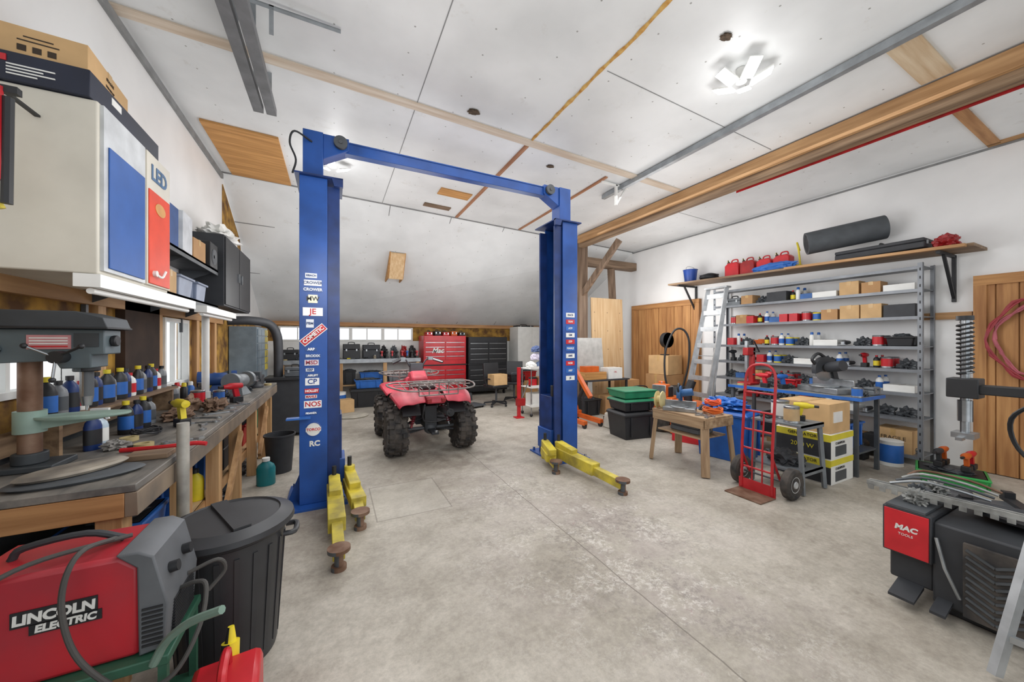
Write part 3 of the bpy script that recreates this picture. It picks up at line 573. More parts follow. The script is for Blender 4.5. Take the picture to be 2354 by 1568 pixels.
# ================= WORKBENCH =================
e=root('workbench','long wooden workbench with worn dark top','workbench',(-1.2,4.4,0))
TOP=mat('#5a5855',.5,0,0,3,.15,'#8a847c',(4,1,4)); 
b=B(); b.bx(-1.55,-.8,2.2,6.6,.92,.955,TOP); b.make('worktop',e,bev=.004)
b=B(); b.bx(-.84,-.795,2.2,6.6,.81,.918,mat('#5d564f',.6,0,0,4,0,'#8a7a68')).bx(-1.55,-.84,2.2,2.24,.81,.918,WX).bx(-1.55,-.84,6.56,6.6,.81,.918,WX); b.make('apron',e,bev=.003)
for y in(2.27,3.0,3.7,4.4,5.2,5.9,6.5):
    for x in((-.9,-1.5) if y in(2.27,6.5) else(-.88,)): b=B(); b.bx(x-.045,x+.045,y-.045,y+.045,0,.808,WZ); b.make('leg',e,bev=.004)
for y in(3.75,5.25): b=B(); b.beam((-.82,y+.05,.2),(-.82,y+.58,.7),.035,.06,WY); b.make('brace',e)
b=B(); b.bx(-1.54,-.94,2.3,6.4,.3,.32,PY).bx(-.945,-.925,2.3,6.4,.23,.32,WY); b.make('lower_shelf',e)
tub(-1.14,3.35,.321,.34,.44,.35,LBLU,'blue plastic bin beneath workbench',rz=5); tub(-1.14,2.9,.321,.34,.36,.26,LBLU,'blue plastic bin beneath workbench'); case(-1.14,2.52,.321,.34,.22,.26,YEL2,'yellow tool case beneath workbench',10)
tub(-1.14,4.05,.321,.34,.4,.38,mat('#1d4f94',.45),'dark blue plastic bin beneath workbench'); case(-1.14,4.55,.321,.34,.3,.34,BLK,'black tool case beneath workbench'); carton(-1.14,4.98,.321,.32,.34,.3,5); tub(-1.14,5.5,.321,.34,.4,.26,RED2,'red plastic bin beneath workbench'); tub(-1.14,6.05,.321,.34,.4,.3,GRN,'green plastic bin beneath workbench')
for x,y,m in((-1.12,2.6,BLUD),(-1.12,3.2,BLK),(-1.1,3.9,LBLU),(-1.1,4.6,DGR),(-1.1,5.3,BLK)): b=B(); b.blob((x,y,0),(.17,.22,.15),m,int(y*7),.35); b.make('shop_rag',label='dark crumpled cloth on floor beneath workbench',cat='cloth',group='cloths beneath workbench')
bottle(-.68,4.78,0,.3,.09,mat('#1d7f86',.4),WHT,'teal plastic jug on floor beside workbench',sq=.7)
bottle(-1.0,3.7,.321,.25,.06,YEL2,BLK,'yellow oil jug beneath workbench',sq=.7)
b=B(); b.cyl((-.76,2.62,0),(-.76,2.62,1.14),.028,mat('#b5b2aa',.5,.3,.3,9)); b.make('steel_pipe',label='worn grey steel pipe standing against workbench',cat='pipe')
def basket(x,y,r,h,label):
    b=B(); b.lathe([(0,0),(r*.8,0),(r,h),(r*1.06,h),(r*1.06,h-.02),(r*.97,h-.02),(r*.78,.02),(0,.02)],BLK2,n=26); return b.make('waste_bin',label=label,cat='bin',loc=(x,y,0))
basket(-.6,5.2,.16,.46,'small black waste bin beside workbench leg')
b=B(); b.bx(-1.51,-1.34,2.85,4.5,1.15,1.17,OY).bx(-1.51,-1.36,2.88,2.91,.956,1.15,OY).bx(-1.51,-1.36,4.42,4.45,.956,1.15,OY); b.make('bench_shelf',label='narrow wooden shelf at back of workbench',cat='shelf')
GO='oil bottles on bench shelf'
prot=[bottle(-1.42,2.9,1.171,.23,.045,BLK,YEL2,'dark oil bottle on shelf behind bench',sq=.7,group=GO,lab=LBLU),bottle(-1.42,3.0,1.171,.2,.04,mat('#7d8084',.4),BLK,'grey oil bottle on shelf behind bench',sq=.7,group=GO,lab=DGR),bottle(-1.42,3.1,1.171,.22,.042,BLUD,BLK,'dark blue oil bottle on shelf behind bench',sq=.7,group=GO,lab=BLK),bottle(-1.42,3.2,1.171,.18,.035,WHT,RED,'white bottle with red cap on bench shelf',group=GO,lab=RED)]
for i in range(13): dup(prot[[0,2,0,1,0,2,3,0,1,2,0,3,1][i]],(-1.42+R.uniform(-.015,.015),3.3+i*.09,1.171),90 if i%2 else 60)
o=bottle(-1.3,3.1,.956,.2,.045,mat('#b9cbd8',.3,0,.1),WHT,'clear blue spray bottle with white trigger on bench',lab=WHT); b=B(); b.box((.01,0,.215),(.08,.025,.03),WHT).beam((.03,0,.2),(.045,0,.16),.01,.015,WHT); b.make('trigger',o,w=False)
for i,(x,y) in enumerate(((-1.28,3.62),(-1.29,3.75),(-1.27,3.5),(-1.5,2.35),(-1.29,3.4),(-1.45,4.75),(-1.28,3.0),(-1.45,4.62),(-1.5,2.25))): dup(prot[i%4],(x,y,.956),i*40)
for i,(x,y,m) in enumerate(((-1.47,4.9,WHT),(-1.48,5.0,RED),(-1.47,6.1,YEL2),(-1.47,6.2,WHT),(-1.4,4.85,BLK),(-1.38,4.97,LBLU))): spray(x,y,.956,m,cm=[RED,WHT,BLK,LBLU,YEL2,WHT][i])
can(-1.25,4.7,.956,.06,.14,STL,RED,'small metal can with red label on bench'); can(-1.1,4.8,.956,.05,.12,STL,LBLU,'small metal can with blue label on bench'); toolbox(-1.3,6.05,.956,.8,RED,'small red steel toolbox on bench',5); coil(-1.15,3.3,.956,.07,BLK,'black cable coiled on workbench',4,t=.005); drill(-1.05,3.55,.956,YEL2,40,'yellow cordless drill on workbench'); drill(-.95,4.65,.956,RED,130,'red cordless drill on workbench')
BRN=mat('#5d4636',.95,0,0,14,.8,'#8a705c')
for i,(x,y) in enumerate(((-1.16,3.88),(-1.0,4.25),(-1.22,4.34))): b=B(); b.blob((x,y,.956),(.085,.15,.08+.02*i),BRN,i+2,.6,2.5); b.make('work_glove',label='brown leather work glove piled on bench',cat='glove',group='gloves piled on bench')
def grinder(x,y,z,rz,m,label):
    e=root('bench_grinder',label,'bench grinder',(x,y,z),rz)
    def Q(b,n,bev=0): return b.make(n,e,w=False,bev=bev)
    b=B(); b.lathe([(0,-.1),(.06,-.1),(.075,-.08),(.078,0),(.075,.08),(.06,.1),(0,.1)],m,(0,0,.17),axis='x'); Q(b,'motor'); b=B(); b.taper((0,0,0),(.2,.18),(.1,.1),.1,m); Q(b,'base',.008)
    for sx in(-1,1):
        b=B(); b.lathe([(0,-.012),(.088,-.012),(.088,.012),(0,.012)],mat('#8a8782',.9),(sx*.16,0,.17),axis='x'); Q(b,'grinding_wheel'); b=B(); b.prism(arcpoly(.085,.1,10,200,0,.17),sx*.16-.025,sx*.16+.025,m,'x'); b.cyl((sx*.185,0,.17),(sx*.19,0,.17),.098,m,n=26); Q(b,'guard'); b=B(); b.bx(sx*.16-.02,sx*.16+.02,-.12,-.09,.14,.15,STL); Q(b,'tool_rest')
grinder(-1.3,5.62,.956,10,mat('#2b4e8a',.4),'blue bench grinder on workbench'); grinder(-1.02,5.3,.956,75,mat('#7d8387',.4),'grey bench grinder on workbench')
e=root('bench_vise','dark steel bench vise bolted to workbench','vise',(-.98,6.0,.956))
b=B(); b.lathe([(.1,0),(.1,.03),(.07,.05),(.06,.09),(0,.09)],BLK2,(-.98,6.0,.956)); b.bx(-1.05,-.91,5.98,6.15,1.04,1.12,BLK2).bx(-1.06,-.9,5.95,5.99,1.08,1.18,DGR); b.make('body',e,bev=.006); b=B(); b.bx(-1.04,-.92,5.77,5.91,1.05,1.13,BLK2).bx(-1.06,-.9,5.88,5.92,1.08,1.18,DGR).cyl((-.98,5.68,1.085),(-.98,5.95,1.085),.015,STL); b.make('sliding_jaw',e,bev=.006); b=B(); b.cyl((-1.08,5.69,1.085),(-.88,5.69,1.085),.008,STL); b.make('handle',e)
case(-1.1,6.42,.956,.3,.26,.14,BLK2,'dark tool case at end of workbench')
for i in range(10): wrench(-.9+R.uniform(-.04,.03),3.0+i*.2,.956,.14+.02*(i%3),R.uniform(0,180),group='wrenches on workbench')
PAD=mat('#a39a8c',.7,0,0,5,0,'#5c5650')
for i,(x,y,rz,s) in enumerate(((-1.07,2.4,20,1),(-1.1,2.44,45,.85))):
    b=B(); b.lathe([(0,0),(.2*s,0),(.22*s,.012),(.2*s,.022),(0,.024)],[DGR,PAD][i],n=30,sc=(1,.55)); b.make('sanding_pad',label=['worn flat black rubber pad on bench','worn pale oval pad stacked on bench'][i],cat='pad',loc=(x,y,.956+.026*i),rz=rz)
b=B(); b.bx(-1.0,-.82,2.6,2.72,.956,.985,OX); b.make('wood_block',label='flat weathered wood offcut on bench',cat='wood',bev=.003)
b=B(); b.tube([(-1.1,2.84,.97),(-.9,2.81,.972),(-.76,2.8,.98),(-.7,2.79,.972)],.013,RED,sm=3); b.make('pry_bar',label='red steel pry bar lying on bench',cat='hand tool')
# drill press
e=root('drill_press','dark grey bench drill press with rusty column','drill press',(-1.37,2.69,.956))
PG=mat('#8fa79c',.5,0,.15); DG2=mat('#3b4044',.5,0,.2); cx=-1.37; HG=mat('#59656a',.45)
b=B(); b.bx(-1.48,-1.25,2.6,2.8,.956,.985,DG2).cyl((cx,2.69,.985),(cx,2.69,1.04),.06,DG2); b.make('base',e,bev=.006)
b=B(); b.cyl((cx,2.69,.99),(cx,2.69,1.6),.04,RUST,n=28); b.make('column',e)
b=B(); b.prism([(-1.5,1.49),(-1.5,1.66),(-1.07,1.66),(-1.07,1.53),(-1.12,1.53),(-1.12,1.46),(-1.23,1.46),(-1.25,1.5)],2.61,2.77,HG,'y'); b.cyl((-1.17,2.69,1.44),(-1.17,2.69,1.5),.05,HG).cyl((-1.44,2.61,1.56),(-1.44,2.59,1.56),.022,BLK).cyl((-1.07,2.68,1.6),(-1.045,2.68,1.6),.03,BLK); h=b.make('head',e,bev=.006)
b=B(); b.prism([(-1.55,1.66),(-1.56,1.725),(-1.54,1.75),(-1.16,1.75),(-1.06,1.72),(-1.04,1.66)],2.57,2.81,mat('#3a3f44',.5),'y').bx(-1.56,-1.04,2.562,2.818,1.66,1.672,BLK); b.make('belt_cover',h,bev=.004)
b=B(); b.bx(-1.34,-1.19,2.605,2.61,1.56,1.63,mat('#c98c8e',.5)).bx(-1.18,-1.09,2.605,2.61,1.57,1.64,DG2); o=b.make('label_plate',h); b=B()
for k in range(4): b.bx(-1.33,-1.2,2.602,2.605,1.57+k*.014,1.576+k*.014,WHT if k else RED)
b.make('printed_lines',o)
b=B(); b.cyl((-1.17,2.69,1.31),(-1.17,2.69,1.46),.026,STL).cyl((-1.17,2.69,1.26),(-1.17,2.69,1.31),.018,DGR,r2=.026).cyl((-1.17,2.69,1.235),(-1.17,2.69,1.27),.005,STL); b.make('chuck',h)
b=B(); b.cyl((-1.22,2.55,1.52),(-1.22,2.62,1.52),.03,STL)
for k in range(3): a=2*math.pi*k/3+.5; p=(-1.22+.11*math.cos(a),2.54,1.52+.11*math.sin(a)); b.tube([(-1.22,2.56,1.52),p],.006,STL).sph(p,.013,BLK)
b.make('feed_handle',h)
b=B(); b.lathe([(0,1.19),(.02,1.19),(.17,1.2),(.18,1.207),(.18,1.218),(0,1.218)],PG,(-1.18,2.69,0),n=32,sc=(1,.5)); b.cyl((cx,2.69,1.14),(cx,2.69,1.25),.055,PG); b.prism([(-1.35,1.15),(-1.35,1.21),(-1.1,1.205),(-1.1,1.19)],2.665,2.715,PG,'y'); b.make('table',e)

# ================= welder =================
RW=mat('#c0232f',.38,0,0,4,0,'#a5303a')
e=root('welding_machine','red welding machine with grey front panel and cables','welder',(-.82,1.84,.5))
b=B(); b.prism([(-1.07,.5),(-.61,.5),(-.61,.81),(-.66,.855),(-1.03,.855),(-1.07,.83)],1.7,1.98,RW,'y'); h=b.make('housing',e,bev=.015)
DG3=mat('#5f6266',.5)
b=B(); b.prism([(-.61,.5),(-.54,.51),(-.53,.66),(-.57,.84),(-.61,.865),(-.67,.865),(-.615,.81)],1.69,1.99,DG3,'y'); f=b.make('front_panel',e,bev=.006)
b=B()
for k in range(9): b.bx(-.6,-.545,1.685,1.69,.53+k*.016,.537+k*.016,BLK)
for k in range(12): b.bx(-.54,-.527,1.74,1.94,.52+k*.011,.525+k*.011,BLK)
b.make('vent_slots',f)
for y,z in((1.77,.75),(1.9,.75)): b=B(); b.cyl((-.56,y,z),(-.525,y,z+.006),.02,BLK); b.make('knob',f)
b=B(); b.tube([(-.98,1.84,.855),(-.95,1.84,.89),(-.8,1.84,.905),(-.7,1.84,.865)],.012,BLK2,sm=4); b.make('handle',e)
b=B(); b.box((-.81,1.698,.72),(.195,.003,.05),BLK); b.box((-.785,1.698,.68),(.165,.003,.034),BLK); o=b.make('name_plate',h)
text('LINCOLN',.043,(-.81,1.695,.718),FY,WHT,o,ital=.05,bold=.0018); text('ELECTRIC',.032,(-.785,1.695,.68),FY,WHT,o,ital=.12,bold=.0013)
CAB=mat('#4a4846',.7)
b=B(); b.tube([(-.72,1.84,.87),(-.74,1.66,.91),(-.76,1.62,.8),(-.74,1.62,.64),(-.68,1.62,.52),(-.6,1.64,.42),(-.5,1.64,.44),(-.44,1.68,.56),(-.44,1.75,.66),(-.48,1.78,.67),(-.53,1.8,.65)],.008,CAB,sm=6)
b.tube([(-.68,1.84,.87),(-.88,1.72,.88),(-.98,1.66,.82),(-1.0,1.66,.7),(-.98,1.65,.55)],.008,CAB,sm=6); b.tube([(-.53,1.88,.66),(-.44,1.9,.68),(-.42,1.92,.62),(-.47,1.9,.56)],.008,CAB,sm=5); b.make('cable',e)
e=root('welding_cart','green steel welding cart with tube handle','cart',(-.8,1.84,0))
CG=mat('#2f5c48',.45)
b=B(); b.bx(-1.1,-.52,1.66,2.0,.465,.498,CG); b.make('upper_tray',e,bev=.004); b=B(); b.bx(-1.1,-.52,1.66,2.0,.15,.175,CG); b.make('lower_tray',e,bev=.004)
b=B(); b.tube([(-.56,1.66,.48),(-.52,1.64,.56),(-.44,1.58,.64),(-.34,1.52,.69)],.014,mat('#7d978a',.5),sm=3); b.make('handle',e)
for x in(-1.08,-.54):
    for y in(1.68,1.98): b=B(); b.bx(x-.012,x+.012,y-.012,y+.012,.1,.47,CG); b.make('frame_post',e); b=B(); b.lathe([(0,-.015),(.07,-.015),(.07,.015),(0,.015)],RUB,(x,y,.07),axis='y'); b.make('wheel',e)
gascan(-.37,1.7,0,95,1.1)
# trash can
e=root('trash_can','large black ribbed plastic trash can with lid','trash can',(-.48,2.29,0))
TC=mat('#303134',.45,0,.15)
b=B(); b.lathe([(0,0),(.2,0),(.205,.02),(.24,.62),(.262,.635),(.262,.655),(.24,.66)],TC,n=40)
for k in range(20): a=2*math.pi*k/20; b.beam((.203*math.cos(a),.203*math.sin(a),.05),(.237*math.cos(a),.237*math.sin(a),.58),.02,.012,TC)
b.make('body',e,w=False)
b=B(); b.lathe([(.27,.64),(.285,.655),(.28,.68),(.25,.69),(.22,.705),(.215,.697),(0,.7)],TC,n=40); b.box((0,0,.705),(.07,.42,.018),TC,(0,0,25)); b.make('lid',e,w=False)
for s in(-1,1): b=B(); b.tube([(s*.24,-.06,.58),(s*.29,-.05,.58),(s*.29,.05,.58),(s*.24,.06,.58)],.014,TC,sm=3); b.make('handle',e,w=False)

# ================= back left =================
e=root('machine_cabinet','black steel machine cabinet with flat top','cabinet',(-.7,7.3,0))
b=B(); b.bx(-1.0,-.42,7.0,7.6,.05,.95,BLK2); b.make('body',e,bev=.01); b=B(); b.bx(-1.04,-.38,6.96,7.64,.95,.99,BLK); b.make('top',e); b=B(); b.bx(-.42,-.405,7.05,7.55,.15,.85,DGR).bx(-.41,-.385,7.1,7.12,.45,.6,STL); b.make('door',e)
for x in(-.96,-.46):
    for y in(7.05,7.55): b=B(); b.bx(x-.03,x+.03,y-.03,y+.03,0,.05,BLK); b.make('foot',e)
b=B(); b.tube([(-1.5,7.0,1.92),(-1.2,7.1,1.93),(-.98,7.22,1.88),(-.88,7.28,1.7),(-.86,7.3,1.4),(-.86,7.3,.992)],.07,BLK2,n=16,sm=6); b.make('exhaust_duct',label='black flexible exhaust duct bending down to machine',cat='duct')
case(-.6,7.2,.991,.3,.24,.16,DGR,'grey tool case atop black machine cabinet')
e=root('parts_cabinet','grey steel parts cabinet with small yellow drawers','cabinet',(-1.4,8.0,0))
GB=mat('#7b8a94',.45)
b=B(); b.bx(-1.59,-1.2,7.5,8.6,0,1.85,GB); b.make('body',e,bev=.005)
for i in range(3):
    for j in range(6): b=B(); b.bx(-1.2,-1.185,7.54+i*.35,7.86+i*.35,1.05+j*.13,1.16+j*.13,YEL if i==2 else GB); b.make('drawer',e)
tub(-.6,8.3,0,.6,.45,.4,BLK2,'black plastic storage tub by back wall',lid=BLK2); tub(-.5,9.2,0,.5,.4,.6,GRY,'grey plastic storage tub by back wall',lid=GRY)
# counter
e=root('steel_counter','long grey steel counter on wooden legs under windows','workbench',(.5,10.2,0))
b=B(); b.bx(-1.2,2.12,9.85,10.48,1.1,1.14,GALV).bx(-1.2,2.12,9.85,9.87,1.04,1.14,GALV); b.make('countertop',e)
for x in(-1.1,.15,1.2,2.05): b=B(); b.bx(x-.045,x+.045,9.88,9.97,0,1.1,WZ); b.make('leg',e)
b=B(); b.bx(-1.15,2.05,9.98,10.45,.45,.48,PX); b.make('lower_shelf',e)
for x,w,m,h in((-.95,.35,BLK,.25),(-.5,.4,BLUD,.2),(.4,.4,BLK,.38),(.88,.42,BLK2,.36)): case(x,10.15,1.141,w,.3,h,m,'black tool case on steel counter' if m!=BLUD else 'dark blue tool case on steel counter')
for i,x in enumerate((1.22,1.48,1.74,1.98,-.1)):
    b=B(); b.blob((x,10.3,1.141),(.085,.12,.32),[BLK,DGR,RED2,BLK,BLUD][i],i+5,.4); b.make('tool_bag',label='lumpy dark tool bag on steel counter',cat='bag',group='tool bags on counter')
for i in range(8): drill(1.13+i*.13,10.0,1.141,[RED,BLK,RED,BLK,RED,LBLU,BLK,RED][i],0,group='power tools on counter')
tub(.9,10.2,.481,.6,.35,.3,LBLU,'blue plastic bin beneath counter'); tub(.35,10.2,.481,.3,.35,.35,BLK,'black plastic bin beneath counter'); tub(1.6,10.2,.481,.6,.35,.25,GRY,'grey plastic bin beneath counter')
tub(.75,9.5,0,.8,.5,.4,BLK,'black plastic storage tub on floor',lid=BLK); carton(1.65,9.6,0,.6,.4,.4); tub(.75,9.5,.452,.6,.4,.2,LBLU,'blue plastic bin stacked on black tub'); toolbox(1.65,9.6,.406,1,RED,'red steel toolbox on cardboard box',90); carton(.2,8.9,0,.35,.3,.28,15,CARDL)
can(.1,9.3,0,.15,.4,WHT,LBLU,'white plastic pail on floor'); b=B(); b.lathe([(0,0),(.3,0),(.32,.02),(.28,.035),(0,.03)],mat('#b8b2a4',.6)); b.make('round_tray',label='pale round metal tray on floor',cat='tray',loc=(.35,8.3,0))
def chest(x0,x1,y0,y1,h,m,rows,cols,label,txt):
    e=root('tool_chest',label,'tool chest',((x0+x1)/2,(y0+y1)/2,0)); b=B(); b.bx(x0,x1,y0,y1,.12,h,m); b.bx(x0-.02,x1+.02,y0-.02,y1,h*.52,h*.54,BLK); b.make('body',e,bev=.008)
    for j in range(rows):
        z0=.16+(h-.32)*j/rows; z1=.16+(h-.32)*(j+1)/rows-.015
        if z0<h*.54 and z1>h*.52: continue
        for i in range(cols):
            a=x0+.03+(x1-x0-.06)*i/cols; c=x0+.03+(x1-x0-.06)*(i+1)/cols-.012; b=B(); b.bx(a,c,y0-.018,y0,z0,z1,m); d=b.make('drawer',e); b=B(); b.bx(a+.02,c-.02,y0-.035,y0-.018,z1-.025,z1-.008,STL); b.make('handle',d)
    b=B(); b.bx(x0+.02,x1-.02,y0-.015,y0,h-.14,h-.02,m); l=b.make('lid',e)
    if txt: text(txt,.2,(x0+.38,y0-.04,h-.42),FY,WHT,e,ital=.3,bold=.004)
    for x in(x0+.08,x1-.08):
        for y in(y0+.08,y1-.08): b=B(); b.lathe([(0,-.02),(.06,-.02),(.06,.02),(0,.02)],BLK,(x,y,.06),axis='x',n=16); b.make('caster',e)
chest(2.2,3.42,9.85,10.5,1.75,RED,11,2,'tall red rolling tool chest with many drawers','Mac')
chest(3.5,4.75,9.85,10.5,1.72,BLK,9,2,'tall black rolling tool chest with many drawers',None)
for i in range(5): case(2.4+i*.24,10.15,1.752,.18,.3,.1+.03*(i%2),[RED,BLK,RED,ORG,BLK][i],'small tool case atop tool chest',group='small cases on tool chests')
b=B(); b.bx(5.15,6.15,9.9,10.5,0,2.05,WHT); o=b.make('storage_cupboard',label='tall white cupboard against back wall',cat='cupboard',bev=.01)
for a,c,k in((5.17,5.64,5.6),(5.66,6.13,5.68)): b=B(); b.bx(a,c,9.885,9.9,.05,2.0,WHT); d=b.make('door',o,bev=.004); b=B(); b.bx(k,k+.02,9.86,9.885,1.0,1.15,STL); b.make('handle',d)
case(5.5,10.2,2.052,.6,.3,.04,BLK,'flat black case atop white cupboard')
def chair(x,y,rz):
    e=root('office_chair','black swivel office chair','chair',(x,y,0),rz); b=B()
    for k in range(5): a=2*math.pi*k/5; b.beam((0,0,.1),(.3*math.cos(a),.3*math.sin(a),.07),.04,.03,BLK); b.sph((.3*math.cos(a),.3*math.sin(a),.03),.03,BLK)
    b.make('base',e,w=False); b=B(); b.cyl((0,0,.1),(0,0,.45),.025,DGR); b.make('gas_lift',e,w=False)
    b=B(); b.box((0,0,.49),(.48,.46,.07),BLK); b.make('seat',e,w=False,bev=.02); b=B(); b.box((0,.24,.82),(.44,.06,.45),BLK,(-6,0,0)); b.beam((0,.2,.48),(0,.27,.7),.05,.02,BLK); b.make('backrest',e,w=False,bev=.02)
    for s in(-1,1): b=B(); b.tube([(s*.25,.05,.5),(s*.28,.05,.66),(s*.28,-.15,.68)],.015,BLK,sm=3); b.make('armrest',e,w=False)
chair(3.6,8.1,10); chair(4.3,8.5,-30); carton(3.6,8.02,.526,.38,.3,.26,8,CARDL)
tub(4.3,8.45,.526,.36,.3,.2,BLK,'black parts bin on office chair')
toolbox(3.1,9.2,0,1.1,BLK2,'black steel toolbox on floor',80); carton(4.9,8.9,0,.5,.4,.5,10); tub(4.9,8.9,.506,.45,.35,.25,RED2,'red plastic bin stacked on cardboard box')
b=B(); b.box((0,0,.015),(.8,.45,.03),DGR); o=b.make('mechanic_creeper',label='flat dark mechanic creeper on floor',cat='creeper',loc=(2.85,8.1,.04),rz=20,bev=.01)
for i in(-1,1):
    for j in(-1,1): b=B(); b.cyl((i*.32,j*.17,-.018),(i*.32+.03,j*.17,-.018),.022,BLK); b.make('caster',o,w=False)
e=root('high_lift_jack','tall red steel jack standing on floor','jack',(3.45,6.6,0)); b=B(); b.bx(3.42,3.48,6.57,6.63,.02,1.05,RED); b.make('bar',e); b=B(); b.bx(3.36,3.54,6.52,6.68,0,.02,RED); b.make('foot',e); b=B(); b.bx(3.4,3.58,6.55,6.65,.25,.4,RED2).beam((3.5,6.6,.35),(3.62,6.5,.75),.02,.02,STL); b.make('lifting_mechanism',e)
e=root('utility_cart','white wire utility cart on casters','cart',(3.95,6.75,0))
for x in(3.72,4.18):
    for y in(6.55,6.95): b=B(); b.cyl((x,y,.06),(x,y,1.02),.012,STL); b.make('post',e); b=B(); b.sph((x,y,.035),.035,BLK); b.make('caster',e)
for z in(.2,.6,1.0): b=B(); b.bx(3.7,4.2,6.53,6.97,z,z+.015,WHT).bx(3.7,4.2,6.53,6.54,z,z+.06,WHT); b.make('shelf',e)
for i,(dx,dz,m) in enumerate(((-.12,0,WHT),(.12,.0,mat('#8aa0c4',.9)),(0,.17,mat('#c9c2d2',.9)),(.02,.34,mat('#51618a',.9)))): b=B(); b.blob((3.95+dx,6.75,1.017+dz),(.1,.15,.14),m,i+11,.25); b.make('rag_bundle',label='crumpled rags heaped on wire cart',cat='rag',group='rags heaped on cart')
can(3.85,6.72,.616,.09,.2,BLK,RED,'black paint can on wire cart'); carton(4.05,6.75,.616,.2,.25,.2); carton(3.95,6.75,.216,.35,.3,.25,0,WHT,'white box on wire cart',tape=False)

# ================= right of lift =================
e=root('engine_hoist','orange steel engine hoist folded upright','hoist',(4.3,5.5,0)); b=B(); b.bx(4.05,4.13,5.2,6.0,.06,.14,ORG).bx(4.42,4.5,5.2,6.0,.06,.14,ORG).bx(4.05,4.5,5.85,5.95,.13,.2,ORG); b.make('base',e,bev=.005)
b=B(); b.bx(4.23,4.33,5.85,5.95,.2,1.1,ORG).beam((4.15,5.88,.2),(4.25,5.88,.7),.04,.04,ORG).beam((4.42,5.88,.2),(4.3,5.88,.7),.04,.04,ORG); b.make('mast',e,bev=.005); b=B(); b.beam((4.28,5.82,1.08),(4.28,5.3,.55),.07,.07,ORG); b.make('boom',e); b=B(); b.cyl((4.28,5.78,.3),(4.28,5.5,.7),.035,BLK); b.make('ram',e)
for x in(4.09,4.46):
    for y in(5.24,5.96): b=B(); b.lathe([(0,-.02),(.05,-.02),(.05,.02),(0,.02)],BLK,(x,y,.05),axis='x',n=16); b.make('caster',e)
b=B(); b.taper((0,0,0),(.26,.3),(.22,.24),.28,mat('#c9c5ba',.5)); o=b.make('plastic_jug',label='white plastic jug on floor beside hoist',cat='jug',loc=(4.6,5.05,0),bev=.03); b=B(); b.cyl((.05,0,.28),(.05,0,.32),.03,RED); b.make('cap',o,w=False)
e=root('side_table','dark metal table against timber post','table',(5.2,6.2,0)); b=B(); b.bx(4.6,5.9,5.95,6.6,.74,.77,BLK2); b.make('tabletop',e)
for x in(4.65,5.85):
    for y in(6.0,6.55): b=B(); b.bx(x-.02,x+.02,y-.02,y+.02,0,.74,BLK2); b.make('leg',e)
b=B(); b.bx(4.75,5.3,6.02,6.3,.771,.93,CX); b.bx(4.78,5.27,6.05,6.27,.925,.932,OX); b.make('wooden_crate',label='shallow orange wooden crate on table',cat='crate',bev=.004)
carton(5.55,6.15,.771,.4,.26,.24,0,WHT,'red and white retail box on table',tape=False,txt='OIL',tm=RED); carton(4.95,6.17,.934,.35,.22,.12,0,ORG,'small orange box on crate',tape=False)
carton(5.5,6.2,0,.5,.4,.4,0,CARD,'brown cardboard box under dark table'); tub(4.95,6.25,0,.45,.4,.35,BLK,'black bin under dark table')
b=B(); b.box((0,0,.45),(.75,.02,.9),mat('#b9b8b4',.4,.2)); b.make('sheet_panel',label='grey framed sheet panel leaning on table',cat='panel',loc=(5.2,6.42,.775),rot=(-6,0,0))
b=B(); b.box((0,0,1.33),(1.0,.018,2.65),PZ); o=b.make('plywood_sheet',label='tall pale plywood sheet leaning against timber frame',cat='plywood',loc=(6.05,6.78,.0),rot=(-2,0,0)); 
for i in(-1,0,1):
    for j in range(5): b=B(); b.cyl((i*.4,-.012,.5+j*.45),(i*.4,-.008,.5+j*.45),.012,OX,n=10); b.make('screw_hole',o,w=False)
carton(6.73,5.72,0,.56,.56,.85,0,CARD,'large brown cardboard box by wooden door'); carton(6.73,5.7,.857,.5,.5,.42,5,CARDL,'medium brown cardboard box stacked by wooden door'); carton(6.2,6.35,0,.4,.4,.7,0)
e=root('pedestal_fan','small black fan standing on boxes','fan',(6.72,5.7,1.282)); b=B(); b.cyl((6.72,5.7,1.284),(6.72,5.7,1.3),.1,BLK).cyl((6.72,5.7,1.3),(6.72,5.7,1.48),.015,BLK); b.make('base',e); b=B()
for k in range(5): b.lathe([(.04*k+.0001,0),(.04*k+.005,0.003),(.04*k+.006,0)],BLK,(6.72,5.6,1.62),axis='y',n=24)
b.lathe([(.17,-.05),(.175,0),(.17,.05),(.165,0)],BLK,(6.72,5.65,1.62),axis='y'); b.make('grille',e)
for k in range(4): a=k*math.pi/2; b=B(); b.box((6.72+.07*math.cos(a),5.64,1.62+.07*math.sin(a)),(.09,.006,.06),DGR,(0,-math.degrees(a),0)); b.make('blade',e)
# totes
tub(4.5,4.5,0,.62,.5,.4,BLK,'black storage tote beneath green-topped tote','storage_tote',rz=-8,cat='storage tote',lid=BLK)
tub(4.5,4.5,.452,.6,.48,.16,BLK,'black storage tote stacked with green lid','storage_tote',rz=-8,cat='storage tote',lid=GRN)
b=B(); b.taper((0,0,0),(.56,.44),(.62,.5),.13,GRN); b.box((0,0,.12),(.64,.52,.025),GRN); b.make('storage_tote',label='green storage tote on top of black totes',cat='storage tote',loc=(4.5,4.5,.662),rz=-8,bev=.01)
